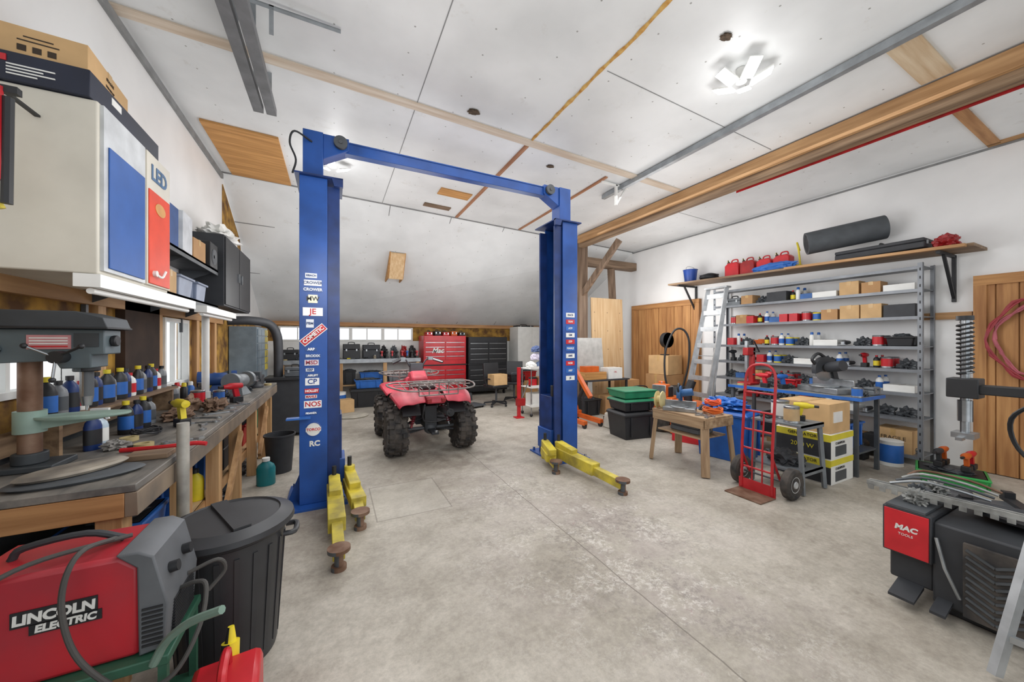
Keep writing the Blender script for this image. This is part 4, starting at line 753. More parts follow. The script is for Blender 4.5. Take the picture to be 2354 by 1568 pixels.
# snow blower
e=root('snow_blower','red-orange snow blower with black engine','snow blower',(5.45,4.5,0),20)
def Q(b,n,bev=0): return b.make(n,e,w=False,bev=bev)
b=B(); b.prism([(-.5,.02),(-.12,.02),(-.12,.5),(-.3,.52),(-.45,.45)],-.35,-.33,ORG2,'x'); b.prism([(-.5,.02),(-.12,.02),(-.12,.5),(-.3,.52),(-.45,.45)],.33,.35,ORG2,'x'); b.prism(arcpoly(.24,.26,60,270,-.34,.27),-.34,.34,ORG2,'x'); Q(b,'auger_housing')
b=B(); b.cyl((-.33,-.34,.25),(.33,-.34,.25),.025,BLK)
pts=[(-.3+i*.6/50,-.34+.16*math.cos(i*.6),.25+.16*math.sin(i*.6)) for i in range(51)]; b.tube(pts,.02,RED2); Q(b,'auger')
b=B(); b.bx(-.2,.2,-.1,.3,.35,.6,ORG2).cyl((0,.1,.6),(0,.1,.78),.15,BLK).bx(-.22,.0,.0,.25,.6,.82,BLK2).cyl((.12,.2,.6),(.12,.2,.85),.06,STL).bx(-.3,.3,-.3,.2,.5,.56,ORG2); Q(b,'engine',.015)
b=B(); b.tube([(0,-.3,.5),(0,-.3,.7),(.05,-.35,.9)],.07,BLK,n=14,sm=3); Q(b,'chute')
for s in(-1,1): b=B(); b.lathe([(.08,-.05),(.17,-.06),(.2,-.04),(.2,.04),(.17,.06),(.08,.05)],RUB,(s*.28,.1,.2),axis='x'); b.cyl((s*.28-.03,.1,.2),(s*.28+.03,.1,.2),.09,ORG2); Q(b,'wheel')
# shop vac
vx,vy=6.3,5.02
e=root('shop_vacuum','red and black shop vacuum with looped hose','vacuum',(vx,vy,0)); b=B(); b.lathe([(0,.06),(.18,.06),(.2,.5),(0,.5)],RED2,(vx,vy,0)); b.make('drum',e); b=B(); b.lathe([(.21,.5),(.2,.6),(.15,.68),(0,.7)],BLK,(vx,vy,0)); b.make('motor_head',e); b=B(); b.tube([(vx-.23,vy+.02,.55),(vx-.26,vy+.1,.9),(vx-.22,vy+.12,1.4),(vx-.05,vy+.06,1.8),(vx+.08,vy-.06,1.83),(vx+.15,vy-.14,1.6),(vx+.14,vy-.13,1.1),(vx+.08,vy-.05,.66)],.02,BLK,sm=8,n=10); b.make('hose',e)
for k in range(4): a=k*math.pi/2+.7; b=B(); b.sph((vx+.15*math.cos(a),vy+.15*math.sin(a),.035),.035,BLK); b.make('caster',e)
e=root('air_compressor','black and orange portable air compressor on floor','compressor',(5.55,5.35,0)); b=B(); b.lathe([(0,-.3),(.1,-.28),(.14,-.2),(.14,.2),(.1,.28),(0,.3)],ORG2,(5.55,5.35,.22),axis='x'); b.make('tank',e); b=B(); b.bx(5.4,5.7,5.27,5.43,.36,.55,BLK).cyl((5.48,5.35,.55),(5.48,5.35,.68),.06,DGR); b.make('motor',e,bev=.01)
for x in(5.36,5.74):
    for y in(5.27,5.43): b=B(); b.bx(x-.015,x+.015,y-.015,y+.015,0,.14,BLK); b.make('leg',e)
b=B(); b.tube([(5.3,5.35,.45),(5.3,5.35,.62),(5.42,5.35,.68),(5.68,5.35,.68),(5.8,5.35,.62),(5.8,5.35,.4)],.012,BLK,sm=4); b.make('handle',e)
toolbox(5.05,3.8,0,1.1,RED,'red steel toolbox on concrete floor',20); coil(4.9,5.45,0,.12,BLK,'black hose coiled on floor',4,t=.014)
# sawhorse bench
OW=wood('#b89d7c','#8c7054','y'); OWZ=wood('#b89d7c','#8c7054','z')
e=root('wooden_step_bench','weathered wooden work bench with splayed legs','bench',(4.12,3.1,0)); b=B(); b.bx(3.88,4.4,2.72,3.5,.66,.69,OW); b.make('top',e,bev=.004)
for x,dx in((3.92,-.05),(4.36,.05)):
    for y,dy in((2.76,-.05),(3.46,.05)): b=B(); b.beam((x+dx,y+dy,0.01),(x,y,.66),.09,.045,OWZ); b.make('leg',e,bev=.003)
b=B(); b.bx(3.9,4.38,2.8,3.42,.42,.44,OW); b.make('lower_shelf',e); b=B(); b.bx(3.87,3.89,2.74,3.48,.56,.662,OW).bx(3.88,4.39,2.71,2.73,.57,.662,OW); b.make('apron',e)
coil(4.25,2.88,.69,.1,ORG2,'tangled orange extension cord on wooden bench',6); coil(4.25,2.88,.79,.08,mat('#e2572a',.5),'tangled orange extension cord on wooden bench',6)
def saw(x,y,z,rz,m,label,s=1):
    e=root('miter_saw',label,'power saw',(x,y,z),rz)
    def Q(b,n,bev=0): return b.make(n,e,w=False,bev=bev)
    b=B(); b.box((0,0,.03*s),(.45*s,.25*s,.06*s),STL).cyl((0,-.03*s,.06*s),(0,-.03*s,.075*s),.13*s,STL,n=28).box((0,.08*s,.1*s),(.45*s,.02*s,.09*s),STL); Q(b,'base',.006)
    b=B(); b.cyl((-.004,-.02*s,.24*s),(.004,-.02*s,.24*s),.12*s,mat('#9a9c9e',.3,.8),n=36); Q(b,'blade')
    b=B(); b.prism(arcpoly(.06*s,.135*s,0,200,-.02*s,.25*s),-.025*s,.025*s,m,'x'); Q(b,'guard')
    b=B(); b.cyl((.02*s,-.0*s,.27*s),(.18*s,0,.3*s),.055*s,m); b.beam((0,.12*s,.08*s),(0,.05*s,.33*s),.05*s,.05*s,m); Q(b,'motor'); b=B(); b.tube([(0,-.02*s,.38*s),(0,-.1*s,.42*s),(0,-.17*s,.36*s),(0,-.13*s,.3*s)],.016*s,BLK,sm=4); Q(b,'handle')
saw(4.05,3.2,.69,-60,mat('#2e5f93',.4),'blue power saw resting on wooden bench',.85)
b=B(); b.lathe([(.11,0),(.115,.01),(.05,.012),(.05,.07),(.115,.072),(.11,.082),(0,.082)],mat('#d7c68e',.5)); b.make('cable_reel',label='pale yellow cable reel standing on bench',cat='reel',loc=(3.95,3.48,.807),rot=(90,0,20))
for i in range(4): wrench(4.0+R.uniform(0,.1),2.76+i*.05,.691,.15,R.uniform(0,180),group='wrenches on wooden bench')
case(4.14,3.1,.441,.3,.4,.1,GRY,'flat grey case on lower bench shelf')
tub(4.9,3.1,0,.5,.65,.62,mat('#2360b4',.45),'large blue plastic bin behind wooden bench',rz=10,cat='bin',lid=mat('#2360b4',.45)); b=B(); b.blob((4.88,3.1,.672),(.2,.25,.14),LBLU,8,.5); b.make('tarp',label='crumpled blue tarp on blue bin',cat='tarp')
# hand truck
e=root('hand_truck','red steel hand truck with rubber wheels','hand truck',(4.0,2.2,0)); HR=mat('#b8252c',.4,0,.2)
b=B(); tp=1.34
for y in(2.06,2.36): b.tube([(3.97,y,.03),(3.98,y,.5),(4.03,y,1.05)],.014,HR)
b.tube([(4.03,2.06,1.05),(4.05,2.07,1.25),(4.06,2.14,tp),(4.06,2.28,tp),(4.05,2.35,1.25),(4.03,2.36,1.05)],.014,HR,sm=4)
for z in(.25,.45,.65,.85,1.05): b.tube([(3.975+.05*z,2.06,z),(3.975+.05*z,2.36,z)],.011,HR)
for y in(2.16,2.26): b.tube([(3.98,y,.05),(3.99,y,.45),(4.02,y,.85)],.008,HR)
b.tube([(3.98,2.06,.4),(4.12,2.06,.16)],.012,HR).tube([(3.98,2.36,.4),(4.12,2.36,.16)],.012,HR).tube([(4.12,1.96,.155),(4.12,2.46,.155)],.011,DGR); b.make('frame',e)
b=B(); b.bx(3.72,3.98,2.03,2.39,.002,.012,RUST).bx(3.97,3.985,2.03,2.39,.01,.12,HR); b.make('toe_plate',e)
for y in(1.96,2.46):
    b=B(); b.lathe([(.08,-.035),(.13,-.045),(.152,-.03),(.155,0),(.152,.03),(.13,.045),(.08,.035)],RUB,(4.13,y,.156),axis='y',n=32); t=b.make('wheel',e); b=B(); b.lathe([(0,-.04),(.03,-.045),(.04,-.03),(.08,-.036),(.085,0),(.08,.036),(0,.04)],mat('#c3c5c6',.4,.2),(4.13,y,.156),axis='y'); b.make('hub',t)
# metal stand
e=root('tool_stand','grey steel tool stand with shelves','stand',(4.5,2.2,0))
for x in(4.32,4.72):
    for y in(1.98,2.42): b=B(); b.beam((x+(.04 if x>4.5 else -.0),y+(.03 if y>2.2 else -.03),0.01),(x,y,.7),.035,.035,GRY); b.make('leg',e)
for z in(.22,.7): b=B(); b.bx(4.3,4.75,1.95,2.45,z,z+.02,GRY).bx(4.3,4.75,1.95,1.96,z-.03,z+.02,GRY); b.make('shelf',e)
b=B(); b.blob((4.5,2.2,.241),(.13,.16,.16),BLK2,21,.4); b.make('tool_bag',label='dark lumpy tool bag on stand shelf',cat='bag')
can(4.42,2.1,.72,.07,.18,STL,mat('#c4a67a',.5),'silver paint can with tan label on stand'); can(4.6,2.3,.72,.085,.2,STL,WHT,'silver paint can with white label on stand'); drill(4.62,2.08,.72,YEL2,200,'yellow cordless drill on steel stand')
coil(4.4,2.33,.721,.06,BLK,'black power cord coiled on stand',4,t=.006)
YBX=mat('#d7c93a',.6,0,.08)
def ybox(z,h):
    b=B(); b.bx(4.9,5.42,1.95,2.5,z,z+h,WHT); o=b.make('appliance_box',label='white, yellow and black retail box stacked on floor',cat='box',bev=.004,group='stacked retail boxes'); b=B()
    b.bx(4.9,5.42,1.946,1.951,z+h*.75,z+h-.005,YBX).bx(4.896,4.901,1.95,2.5,z+h*.7,z+h-.005,YBX).bx(4.896,4.901,1.95,2.5,z+.01,z+h*.7,BLK2).bx(5.0,5.25,1.946,1.951,z+.03,z+h*.5,DGR); b.make('printed_panel',o); text('CHAMPION',.04,(5.1,1.944,z+h*.62),FY,BLK,o); text('GENERATOR',.05,(4.893,2.22,z+h*.85),FNX,BLK,o); text('2000 W',.07,(4.893,2.22,z+h*.4),FNX,YBX,o)
ybox(0,.28); ybox(.281,.28)
o=carton(5.16,2.22,.562,.48,.5,.33,0,CARDL,'tan cardboard carton with white shipping label')
b=B(); b.bx(5.0,5.2,1.962,1.971,.68,.8,WHT); b.make('shipping_label',o)
# work table with blue edge
e=root('steel_work_table','grey work table with blue edge','table',(5.75,2.65,0)); b=B(); b.bx(5.47,6.1,1.9,3.45,.9,.93,mat('#7d7b78',.5)); b.bx(5.455,5.47,1.9,3.45,.895,.932,LBLU).bx(5.455,6.1,1.885,1.9,.895,.932,LBLU); b.make('tabletop',e)
for x in(5.5,6.05):
    for y in(1.95,3.4): b=B(); b.bx(x-.02,x+.02,y-.02,y+.02,0,.9,DGR); b.make('leg',e)
b=B(); b.bx(5.5,6.05,1.95,3.4,.25,.27,DGR); b.make('lower_shelf',e)
saw(5.78,2.35,.932,-110,BLK2,'black miter saw on work table',1.2)
e=root('arbor_press','red arbor press with black handle on table','press',(5.72,3.3,.932)); b=B(); b.bx(5.6,5.84,3.2,3.4,.932,.97,RED2).bx(5.78,5.84,3.26,3.34,.96,1.5,RED2).bx(5.64,5.84,3.26,3.34,1.38,1.5,RED2); b.make('frame',e,bev=.01); b=B(); b.bx(5.66,5.7,3.28,3.32,1.12,1.6,STL); b.make('ram',e); b=B(); b.tube([(5.68,3.2,1.44),(5.68,3.12,1.44),(5.55,3.12,1.6)],.01,BLK); b.make('handle',e)
for i,(x,y) in enumerate(((5.58,3.02),(5.62,2.8),(5.95,3.12))): drill(x,y,.932,[RED,LBLU,RED][i],i*70,'cordless drill lying on work table')
tub(5.95,2.85,.932,.16,.2,.12,RED,'small red parts bin on work table'); can(5.55,1.96,.932,.05,.12,STL,LBLU,'small metal can with blue label on table'); case(5.97,1.97,.932,.2,.1,.1,GRY,'small grey case on work table')
b=B(); b.blob((5.8,3.0,.932),(.07,.08,.12),DGR,17,.6); b.make('metal_part',label='greasy grey machine part on work table',cat='machine part')
tub(5.78,2.8,.27,.4,.5,.3,BLK,'black bin under work table'); tub(5.78,2.25,.27,.4,.4,.32,LBLU,'blue bin under work table')
# floor goods before shelving
for i,(x,y,m,l) in enumerate(((6.42,2.3,BLK,'black fuel can on floor before shelving'),(6.42,2.7,RED,'red fuel can on floor before shelving'),(6.42,3.6,RED2,'dark red fuel can on floor before shelving'))): gascan(x,y,0,90,.9,m,label=l)
carton(6.4,3.15,0,.34,.34,.3,6,CARDL,'tan cardboard box on floor before shelving'); can(6.45,1.95,0,.12,.32,WHT,LBLU,'white plastic pail on floor before shelving')

# ================= metal shelving =================
e=root('shelving_unit','tall grey slotted steel shelving unit','shelving',(6.88,3.1,0)); x0,x1,y0,y1=6.66,7.1,1.72,4.5; SH=mat('#85898e',.45,.3,.15)
for x in(x0,x1):
    for y in(y0,y1):
        b=B(); sx=1 if x==x0 else -1; sy=1 if y==y0 else -1
        b.bx(min(x,x+sx*.045),max(x,x+sx*.045),min(y,y+sy*.004),max(y,y+sy*.004),0,2.6,SH); b.bx(min(x,x+sx*.004),max(x,x+sx*.004),min(y,y+sy*.045),max(y,y+sy*.045),0,2.6,SH)
        for k in range(24): b.box((x-.001*sx,y+sy*.022,.1+k*.105),(.003,.012,.035),BLK)
        b.make('post',e)
ZS=[.12,.59,.92,1.23,1.53,1.92,2.27,2.56]
for z in ZS: b=B(); b.bx(x0+.005,x1-.005,y0+.006,y1-.006,z-.012,z,SH); b.bx(x0+.004,x0+.012,y0+.006,y1-.006,z-.04,z,SH); b.make('shelf',e)
pr=[]
G='small goods on steel shelving'
def cb(sx,sy,sz,m,label,tape=False): return carton(6.9,1.9,-50,sx,sy,sz,0,m,label,group=G,tape=tape)
pr.append((cb(.24,.2,.16,CARD,'small brown cardboard box on steel shelf',True),.21))
pr.append((cb(.2,.12,.13,RED,'small red box on steel shelf'),.125))
pr.append((cb(.26,.3,.09,WHT,'flat white box on steel shelf'),.305))
pr.append((cb(.24,.3,.17,BLK2,'black box on steel shelf'),.305))
pr.append((can(0,0,-50,.06,.15,STL,RED,'small metal can with red label on steel shelf',group=G),.13))
pr.append((can(0,0,-50,.055,.13,YEL2,LBLU,'small yellow and blue can on steel shelf',group=G),.12))
pr.append((spray(0,0,-50,WHT,group=G,cm=LBLU),.07))
pr.append((tub(0,0,-50,.24,.26,.13,BLK,'black plastic parts tray on steel shelf',group=G),.3))
pr.append((drill(0,0,-50,RED,0,'red cordless drill on steel shelf',group=G),.15)); pr.append((drill(0,0,-50,BLK2,0,'black cordless drill on steel shelf',group=G),.15))
pr.append((case(0,0,-50,.3,.2,.14,GRY,'grey tool case on steel shelf',group=G),.32)); pr.append((bottle(0,0,-50,.2,.04,WHT,LBLU,'white plastic bottle on steel shelf',group=G,lab=LBLU),.09))
b=B(); b.blob((0,0,0),(.085,.085,.12),DGR,31,.6); pr.append((b.make('metal_part',label='greasy grey machine part on steel shelf',cat='machine part',loc=(0,0,-50),group=G),.2))
b=B(); b.tube([(.07*math.cos(k*.5),.09*math.sin(k*.5),.02+.002*k) for k in range(40)],.009,ORG2,n=6,sm=2); pr.append((b.make('orange_cable',label='orange cable coiled on steel shelf',cat='cable',loc=(0,0,-50),group=G),.2))
pr.append((cb(.2,.16,.09,mat('#3c69a8',.6),'small blue box on steel shelf'),.165)); pr.append((cb(.22,.22,.2,CARDL,'tall tan cardboard box on steel shelf',True),.23)); pr.append((bottle(0,0,-50,.17,.035,BLK,RED,'black bottle with red cap on steel shelf',group=G,lab=YEL2),.08)); pr.append((tub(0,0,-50,.22,.2,.12,RED2,'red plastic parts bin on steel shelf',group=G),.24))
e_=root('angle_grinder','black and silver angle grinder on steel shelf','power tool',(0,0,-50),group=G); b=B(); b.lathe([(0,-.1),(.025,-.1),(.03,0),(.028,.08),(0,.09)],BLK,(0,0,.05),axis='y',n=16); b.make('body',e_,w=False); b=B(); b.cyl((0,.1,.012),(0,.1,.02),.055,STL,n=24).cyl((0,.09,.02),(0,.09,.06),.025,STL); b.make('disc',e_,w=False); pr.append((e_,.14))
b=B(); b.prism([(0,0),(.26,0),(.3,.05),(.26,.1),(0,.1)],-.03,.03,LGRN,'y'); pr.append((b.make('plastic_funnel_box',label='small green plastic wedge case on steel shelf',cat='case',loc=(0,0,-50),group=G,bev=.006),.09))
lay={0:[12,3,0,10,12],1:[12,12,18,2,11,12,4,9,12,12,17,18,12],2:[2,11,12,18,12,14,12,4,16,12,0,19,14,12,18],3:[12,4,16,8,18,11,12,2,12,5,11,1,18,12,9,4,6,13],4:[7,4,12,18,2,6,12,5,11,4,16,13,12,6,1,12,11,14,19,18],5:[3,15,15,0,5,4,1,1,14,11,16,1,0,4,12,0,15],6:[2,0,15,2,14,6,16,3,12,0,10,2,11],}
for lv,ks in lay.items():
    z=ZS[lv]; y=1.8; j=0
    while j<60:
        o,w=pr[ks[j%len(ks)]]; j+=1
        if y+w>4.42: break
        nm=o.name; rot=-90 if 'tool_case' in nm else (0 if 'drill' not in nm and 'angle' not in nm else 90)
        dup(o,(6.82+R.uniform(-.03,.02) if w<.16 else 6.86,y+w/2+.004,z+.0005),rot)
        if w<.14 and 'funnel' not in nm: dup(o,(6.99+R.uniform(0,.02),y+w/2,z+.0005),rot)
        y+=w+R.uniform(.004,.022)
for p,w in pr: rm(p)
# plank shelf above
e=root('plank_shelf','long wooden plank shelf on black steel brackets','shelf',(6.85,3.4,2.66)); b=B()
b.hexa([(6.58,1.3,2.70),(7.1,1.3,2.70),(7.1,5.5,2.82),(6.58,5.5,2.82),(6.58,1.3,2.735),(7.1,1.3,2.735),(7.1,5.5,2.855),(6.58,5.5,2.855)],OY)
b.hexa([(6.5,1.35,2.695),(6.575,1.35,2.695),(6.575,3.2,2.755),(6.5,3.2,2.755),(6.5,1.35,2.73),(6.575,1.35,2.73),(6.575,3.2,2.79),(6.5,3.2,2.79)],WY); b.make('plank',e)
for y,z in((1.55,2.7),(5.2,2.8)): b=B(); b.bx(6.55,7.14,y,y+.035,z-.035,z,BLK).bx(7.11,7.145,y,y+.035,z-.6,z,BLK).beam((7.12,y+.017,z-.55),(6.75,y+.017,z-.03),.03,.03,BLK); b.make('bracket',e)
def pz(y): return 2.736+.12*(y-1.3)/4.2
case(6.85,2.15,pz(2.7)+.005,.42,.9,.13,BLK2,'flat black tool case on plank shelf')
b=B(); b.lathe([(.14,0),(.165,0),(.165,.88),(.14,.88),(.14,.84),(.12,.02),(.14,0)],mat('#4c5054',.7),n=36); b.lathe([(.07,.01),(.1,.0),(.1,.02),(.07,.02)],BLK,n=28); b.make('rolled_mat',label='thick rolled dark rubber mat on plank shelf',cat='mat',loc=(6.47,2.88,pz(2.7)+.31),rot=(82,0,34))
for i in range(4): gascan(6.86,3.38+i*.28,pz(3.6+i*.28)+.005,90,[.85,.8,.85,.88][i],RED if i!=2 else RED2,group='fuel cans on plank shelf')
b=B(); b.blob((6.66,3.42,pz(3.6)+.003),(.06,.32,.12),LBLU,9,.35); b.make('tarp',label='folded blue tarp on plank shelf',cat='tarp')
b=B(); b.lathe([(0,0),(.11,0),(.14,.26),(.15,.27),(.13,.27),(.1,.02),(0,.02)],mat('#22489a',.4)); o=b.make('bucket',label='blue plastic bucket on plank shelf',cat='bucket',loc=(6.85,5.15,pz(5.25)+.005)); b=B(); b.tube([(-.14,0,.25),(-.1,0,.33),(.1,0,.33),(.14,0,.25)],.004,STL,sm=4); b.make('handle',o,w=False)
b=B(); b.blob((6.8,1.55,pz(1.7)+.003),(.13,.1,.17),RED2,14,.4); b.make('tool_bag',label='small red bag at end of plank shelf',cat='bag'); b=B(); b.tube([(6.85,3.13,2.85),(6.82,3.14,3.1),(6.84,3.17,3.22),(6.92,3.17,3.1)],.014,YEL2,sm=3).bx(6.78,6.9,3.1,3.2,2.8,2.85,YEL2); b.make('pipe_clamp',label='yellow clamp on plank shelf',cat='hand tool')
coil(6.85,4.72,pz(4.85)+.005,.15,BLK,'black cable coiled on plank shelf',6,t=.014)
# stepladder
def ladder(name,label,p0,p1,w,axis,n,m=ALU,back=True):
    e=root(name,label,'ladder',(p0[0],p0[1],0)); p0=Vector(p0);p1=Vector(p1);ax=Vector(axis).normalized()*w/2
    for s,t in((-1,.75),(1,.75)):
        b=B(); b.beam(p0+ax*s,p1+ax*s*t,.03,.07 if back else .05,m); b.make('rail',e)
    for i in range(n):
        k=(i+.8)/(n+.3); c=p0.lerp(p1,k); a=ax*(1-.25*k); b=B(); b.beam(c-a,c+a,.022,.085 if back else .03,m); b.make('step',e)
    if back:
        d=Vector((.14,.0,0)); b=B()
        for s in(-1,1): b.beam(p0+ax*s+d,p1+ax*s*.75+d*.2,.025,.03,m)
        for k in(.2,.5,.8): b.beam(p0.lerp(p1,k)-ax*.9+d*(1-k*.8),p0.lerp(p1,k)+ax*.9+d*(1-k*.8),.015,.015,m)
        b.make('rear_frame',e); b=B(); b.box(p1,(.14,w*.85,.03),m); b.make('top_cap',e)
ladder('step_ladder','folded aluminium step ladder leaning on shelving',(6.1,4.55,.03),(6.48,4.3,2.6),.52,(.1,1,0),8)
ladder('extension_ladder','aluminium extension ladder leaning on tire machine',(2.8,.36,.03),(3.12,.28,.95),.26,(.15,-1,0),4,back=False)
# hoses on door
for i,(m,r,y) in enumerate(((mat('#b5606a',.5),.3,1.0),(mat('#9c3a40',.5),.34,1.02),(mat('#6d9a4a',.5),.2,.85))):
    pts=[]
    for k in range(60): a=2*math.pi*k/15; rr=r*(1+.1*math.sin(k*1.7+i)); pts.append((7.035-.03*i-.006*math.sin(k),y+rr*math.cos(a)*.75,1.62+rr*math.sin(a)*1.25))
    b=B(); b.tube(pts,.011,m,n=6,sm=2); b.make('air_hose',label=['pink air hose coiled on wooden door','red air hose coiled on wooden door','green cord coiled on wooden door'][i],cat='hose')
# green tray
o=tub(6.25,1.4,0,.42,.5,.14,LGRN,'green plastic tray filled with tools',rz=15,cat='tray')
for i in range(4): drill(6.15+.16*(i%2),1.27+.2*(i//2),.175,[ORG,RED,BLK2,ORG][i],90,'power tool piled in green tray',group='tools in green tray')
carton(6.88,2.0,.1205,.36,.36,.3,0,CARDL,'brown printed cardboard box on bottom shelf','FRAGILE',face=FNX)
# ================= tire machine =================
e=root('tire_changer','black and red tire changing machine with steel arm','tire changer',(3.5,.5,0))
b=B(); b.bx(3.17,3.95,.1,.78,.06,.53,BLK2).bx(3.22,3.95,.15,.76,0,.06,BLK); b.bx(3.2,3.95,.78,.97,.1,.56,BLK2); b.make('body',e,bev=.012)
b=B(); b.bx(3.14,3.2,.775,.985,.28,.56,BLK2); b.make('side_box',e,bev=.006)
b=B(); b.bx(3.132,3.14,.785,.975,.29,.55,RED); p=b.make('red_panel',e,bev=.002); text('MAC',.045,(3.13,.88,.45),(98,0,-90),WHT,p,bold=.002,ital=.2); text('TOOLS',.02,(3.13,.88,.41),FNX,WHT,p)
b=B(); b.bx(3.145,3.17,.44,.66,.06,.47,RUB)
for k in range(9): b.box((3.142,.6,.11+k*.038),(.012,.11,.012),DGR,(28,0,0)); b.box((3.142,.5,.11+k*.038),(.012,.11,.012),DGR,(-28,0,0))
b.make('rubber_pad',e)
b=B(); b.tube([(3.15,.76,.45),(3.12,.72,.3),(3.14,.67,.15)],.009,STL); b.make('lever',e)
for y0_,y1_ in((.82,.93),(.7,.76)): b=B(); b.hexa([(3.04,y0_,.05),(3.2,y0_,.09),(3.2,y1_,.09),(3.04,y1_,.05),(3.04,y0_,.065),(3.2,y0_,.11),(3.2,y1_,.11),(3.04,y1_,.065)],BLK2); b.make('pedal',e)
b=B(); b.cyl((3.6,.5,.53),(3.6,.5,.57),.09,BLK).cyl((3.6,.5,.57),(3.6,.5,.59),.22,BLK2,n=32)
for k in range(4): a=k*math.pi/2+.5; b.beam((3.6,.5,.6),(3.6+.28*math.cos(a),.5+.28*math.sin(a),.6),.05,.022,STL); b.box((3.6+.25*math.cos(a),.5+.25*math.sin(a),.625),(.045,.045,.04),DGR,(0,0,math.degrees(a)))
b.make('turntable',e)
MG=mat('#a0a19e',.5,.3,.4,14)
b=B(); b.bx(3.14,3.75,.8,.97,.561,.575,DGR); b.make('tray_top',e)
b=B(); b.beam((3.26,1.1,.64),(3.34,.4,.64),.012,.03,MG); b.beam((3.3,1.1,.64),(3.38,.4,.64),.012,.03,MG)
for k in range(12): t=k/12; x=3.25+.08*t; y=1.08-.66*t; b.prism([(x-.003,.63),(x+.003,.63),(x,.6)],y-.018,y+.012,MG,'y')
b.make('toothed_bar',label='toothed steel cutter bar lying on tire machine',cat='machine part')
b=B(); b.cyl((3.4,.85,.61),(3.5,.1,.66),.024,BLK2); b.make('black_tube',e)
for i,(x,y,s) in enumerate(((3.6,.88,.1),(3.42,.9,.06),(3.3,.88,.05))): b=B(); b.blob((x,y,.576),(s,.05,.08),MG if i!=1 else DGR,41+i,.7,4); b.make('metal_part',label='lumpy grey steel part piled on tire machine',cat='machine part',group='metal parts piled on tire machine')
for i in range(4): b=B(); b.tube([(3.3+.1*i,1.0,.66),(3.36+.1*i,.88+.02*i,.7),(3.4+.1*i,.75,.69),(3.45+.08*i,.62,.66)],.008,[STL,DGR,MG,RUST][i],sm=3); b.make('steel_rod',label='bent steel rod piled on tire machine',cat='metal rod',group='rods piled on tire machine')
b=B(); b.bx(3.72,3.92,-.1,.1,0,1.5,BLK2); b.make('tower',e,bev=.01); b=B(); b.bx(3.76,3.86,.08,.86,1.25,1.31,BLK); b.bx(3.74,3.88,.72,.86,1.22,1.35,BLK); b.make('horizontal_arm',e,bev=.006)
b=B(); b.cyl((3.81,.79,.98),(3.81,.79,1.76),.022,STL)
pts=[(3.81+.035*math.cos(i*.7),.79+.035*math.sin(i*.7),1.37+i*.0033) for i in range(110)]; b.tube(pts,.007,BLK,n=6); b.cyl((3.81,.79,1.74),(3.81,.79,1.77),.04,BLK).cyl((3.81,.79,1.06),(3.81,.79,1.2),.035,BLK); b.make('vertical_shaft',e)
b=B(); b.bx(3.75,3.87,.74,.84,.95,.985,STL).bx(3.7,3.77,.78,.81,.94,.96,STL); b.make('mount_head',e)
b=B(); b.tube([(3.86,.5,1.24),(3.9,.62,1.1),(3.95,.6,.9),(3.9,.45,.75),(3.85,.3,.6)],.012,BLK,sm=5); b.make('air_line',e)

# wooden box bracket on sloped ceiling
b=B()
for x in(1.08,1.4): b.prism([(8.45,3.02),(8.1,3.5),(8.12,3.55),(8.2,3.6),(9.0,3.06),(8.9,3.0)],x,x+.02,CX,'x') 
b.hexa([(1.1,8.08,3.5),(1.4,8.08,3.5),(1.4,8.4,3.0),(1.1,8.4,3.0),(1.1,8.1,3.53),(1.4,8.1,3.53),(1.4,8.43,3.03),(1.1,8.43,3.03)],PZ); b.make('wooden_vent_box',label='wedge-shaped wooden box fixed to sloped ceiling',cat='wooden box')

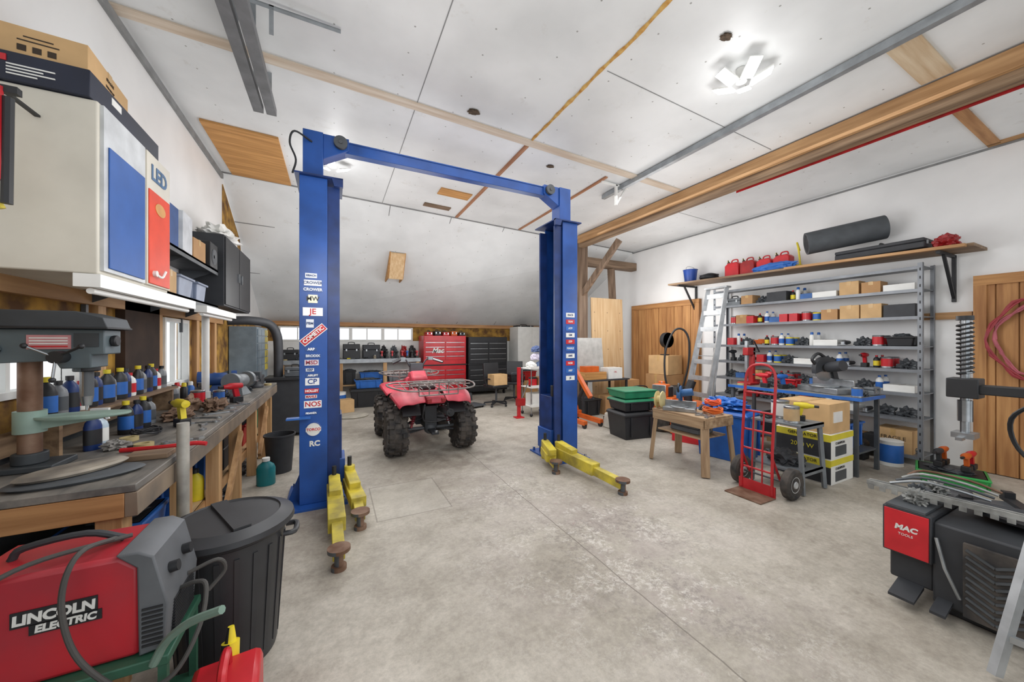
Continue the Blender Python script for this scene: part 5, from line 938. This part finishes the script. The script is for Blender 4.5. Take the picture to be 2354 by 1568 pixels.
# ================= small clutter =================
def screwdriver(m,l,g):
    e=root('screwdriver',l,'hand tool',(0,0,-50),group=g); b=B(); b.lathe([(0,0),(.012,.003),(.015,.03),(.012,.08),(.006,.09),(0,.09)],m,(0,0,.015),axis='y',n=10); b.make('handle',e,w=False); b=B(); b.cyl((0,.085,.015),(0,.2,.015),.0035,STL,n=8); b.make('blade',e,w=False); return e
def jar(m,l,g):
    b=B(); b.lathe([(0,0),(.035,0),(.038,.01),(.038,.075),(.03,.085),(0,.085)],m,n=16); o=b.make('screw_jar',label=l,cat='jar',loc=(0,0,-50),group=g); b=B(); b.cyl((0,0,.083),(0,0,.1),.034,STL); b.make('lid',o,w=False); return o
def scatter(rects,g,where,n):
    ps=[(screwdriver(RED,'red-handled screwdriver '+where,g),.09),(screwdriver(YEL2,'yellow-handled screwdriver '+where,g),.09),(jar(mat('#8d8472',.4,0,.4,30),'jar of screws with metal lid '+where,g),.045)]
    b=B(); b.lathe([(.025,0),(.045,0),(.045,.025),(.025,.025),(.025,0)],mat('#b9a878',.6),n=20); ps.append((b.make('tape_roll',label='roll of tan masking tape '+where,cat='tape',loc=(0,0,-50),group=g),.05))
    b=B(); b.blob((0,0,0),(.06,.05,.05),mat('#8d8a86',.9),5,.6); ps.append((b.make('cleaning_rag',label='crumpled grey rag '+where,cat='rag',loc=(0,0,-50),group=g),.07))
    b=B(); b.blob((0,0,0),(.045,.035,.055),DGR,9,.8,4); ps.append((b.make('metal_part',label='small greasy steel part '+where,cat='machine part',loc=(0,0,-50),group=g),.055))
    b=B(); b.box((0,0,.03),(.11,.07,.06),RED2).box((0,0,.061),(.1,.06,.002),BLK); ps.append((b.make('socket_set',label='small dark red socket set box '+where,cat='tool box',loc=(0,0,-50),group=g,bev=.003),.07))
    b=B(); b.tube([(.05*math.cos(k*.6),.04*math.sin(k*.6),.008+.0012*k) for k in range(30)],.005,BLK,n=6,sm=2); ps.append((b.make('black_cable',label='small black cable coil '+where,cat='cable',loc=(0,0,-50),group=g),.06))
    bpy.context.view_layer.update()
    occ=[]
    for o in SC.objects:
        if o.type=='MESH' and o.get('kind')!='structure' and o.name.split('.')[0] not in('worktop','countertop','tabletop','top'):
            bb=[o.matrix_world@Vector(c) for c in o.bound_box]; occ.append((min(p.x for p in bb),max(p.x for p in bb),min(p.y for p in bb),max(p.y for p in bb),min(p.z for p in bb),max(p.z for p in bb)))
    for x0,x1,y0,y1,z in rects:
        tr=0; k=0
        while tr<n*12 and k<n:
            tr+=1; p,r=ps[R.randrange(len(ps))]; x=R.uniform(x0,x1); y=R.uniform(y0,y1)
            if any(a-r<x<b_+r and c-r<y<d+r and lo<z+.1 and hi>z+.004 for a,b_,c,d,lo,hi in occ): continue
            dup(p,(x,y,z),R.uniform(0,360)); occ.append((x-r,x+r,y-r,y+r,z,z+.08)); k+=1
    for p,_ in ps: rm(p)
scatter([(-1.48,-.86,2.85,4.6,.956),(-1.48,-.86,4.6,6.3,.956)],'small tools on workbench','on workbench',26)
scatter([(5.5,6.05,1.95,3.4,.932)],'small tools on work table','on work table',14)
scatter([(3.92,4.36,2.76,3.45,.69)],'small tools on wooden bench','on wooden bench',6)
scatter([(-1.1,1.0,9.9,10.4,1.141)],'small tools on steel counter','on steel counter',16)

# ================= camera & light =================
cam=bpy.data.cameras.new('camera'); co=bpy.data.objects.new('camera',cam); C.objects.link(co); cam.sensor_width=36; cam.lens=820/2354*36; cam.clip_start=.05
co.location=(0,0,1.6); co.rotation_euler=(rad(90),0,rad(-26.5)); SC.camera=co
def area(loc,rot,sx,sy,p,col=(1,1,1)):
    l=bpy.data.lights.new('area','AREA'); l.shape='RECTANGLE'; l.size=sx; l.size_y=sy; l.energy=p; l.color=col; o=bpy.data.objects.new('light',l); C.objects.link(o); o.location=loc; o.rotation_euler=[rad(a) for a in rot]
def point(loc,p,r=.12):
    l=bpy.data.lights.new('point','POINT'); l.energy=p; l.shadow_soft_size=r; o=bpy.data.objects.new('light',l); C.objects.link(o); o.location=loc
point((3.36,2.0,3.7),5,.1); point((-.02,5.75,3.75),7,.1)
for p,e_ in(((1.2,1.0,2.3),52),((4.4,3.0,2.3),60),((1.2,5.9,2.1),62),((5.8,5.4,2.4),58),((3.4,7.0,1.9),50),((-.2,6.6,2.2),42)): point(p,e_,.6)  # added soft fill lamps in mid-air, no fixtures, to even out ceiling and slope
point((.0,3.0,2.3),25,.4)
area((2.8,-2.4,2.2),(90,0,180),8,4,240,(.97,.98,1))
area((3,3.5,3.9),(0,0,0),5,5,90)
w=bpy.data.worlds.new('world'); SC.world=w; w.use_nodes=True; w.node_tree.nodes['Background'].inputs[0].default_value=(.92,.96,1,1); w.node_tree.nodes['Background'].inputs[1].default_value=1.3
SC.view_settings.view_transform='Standard'
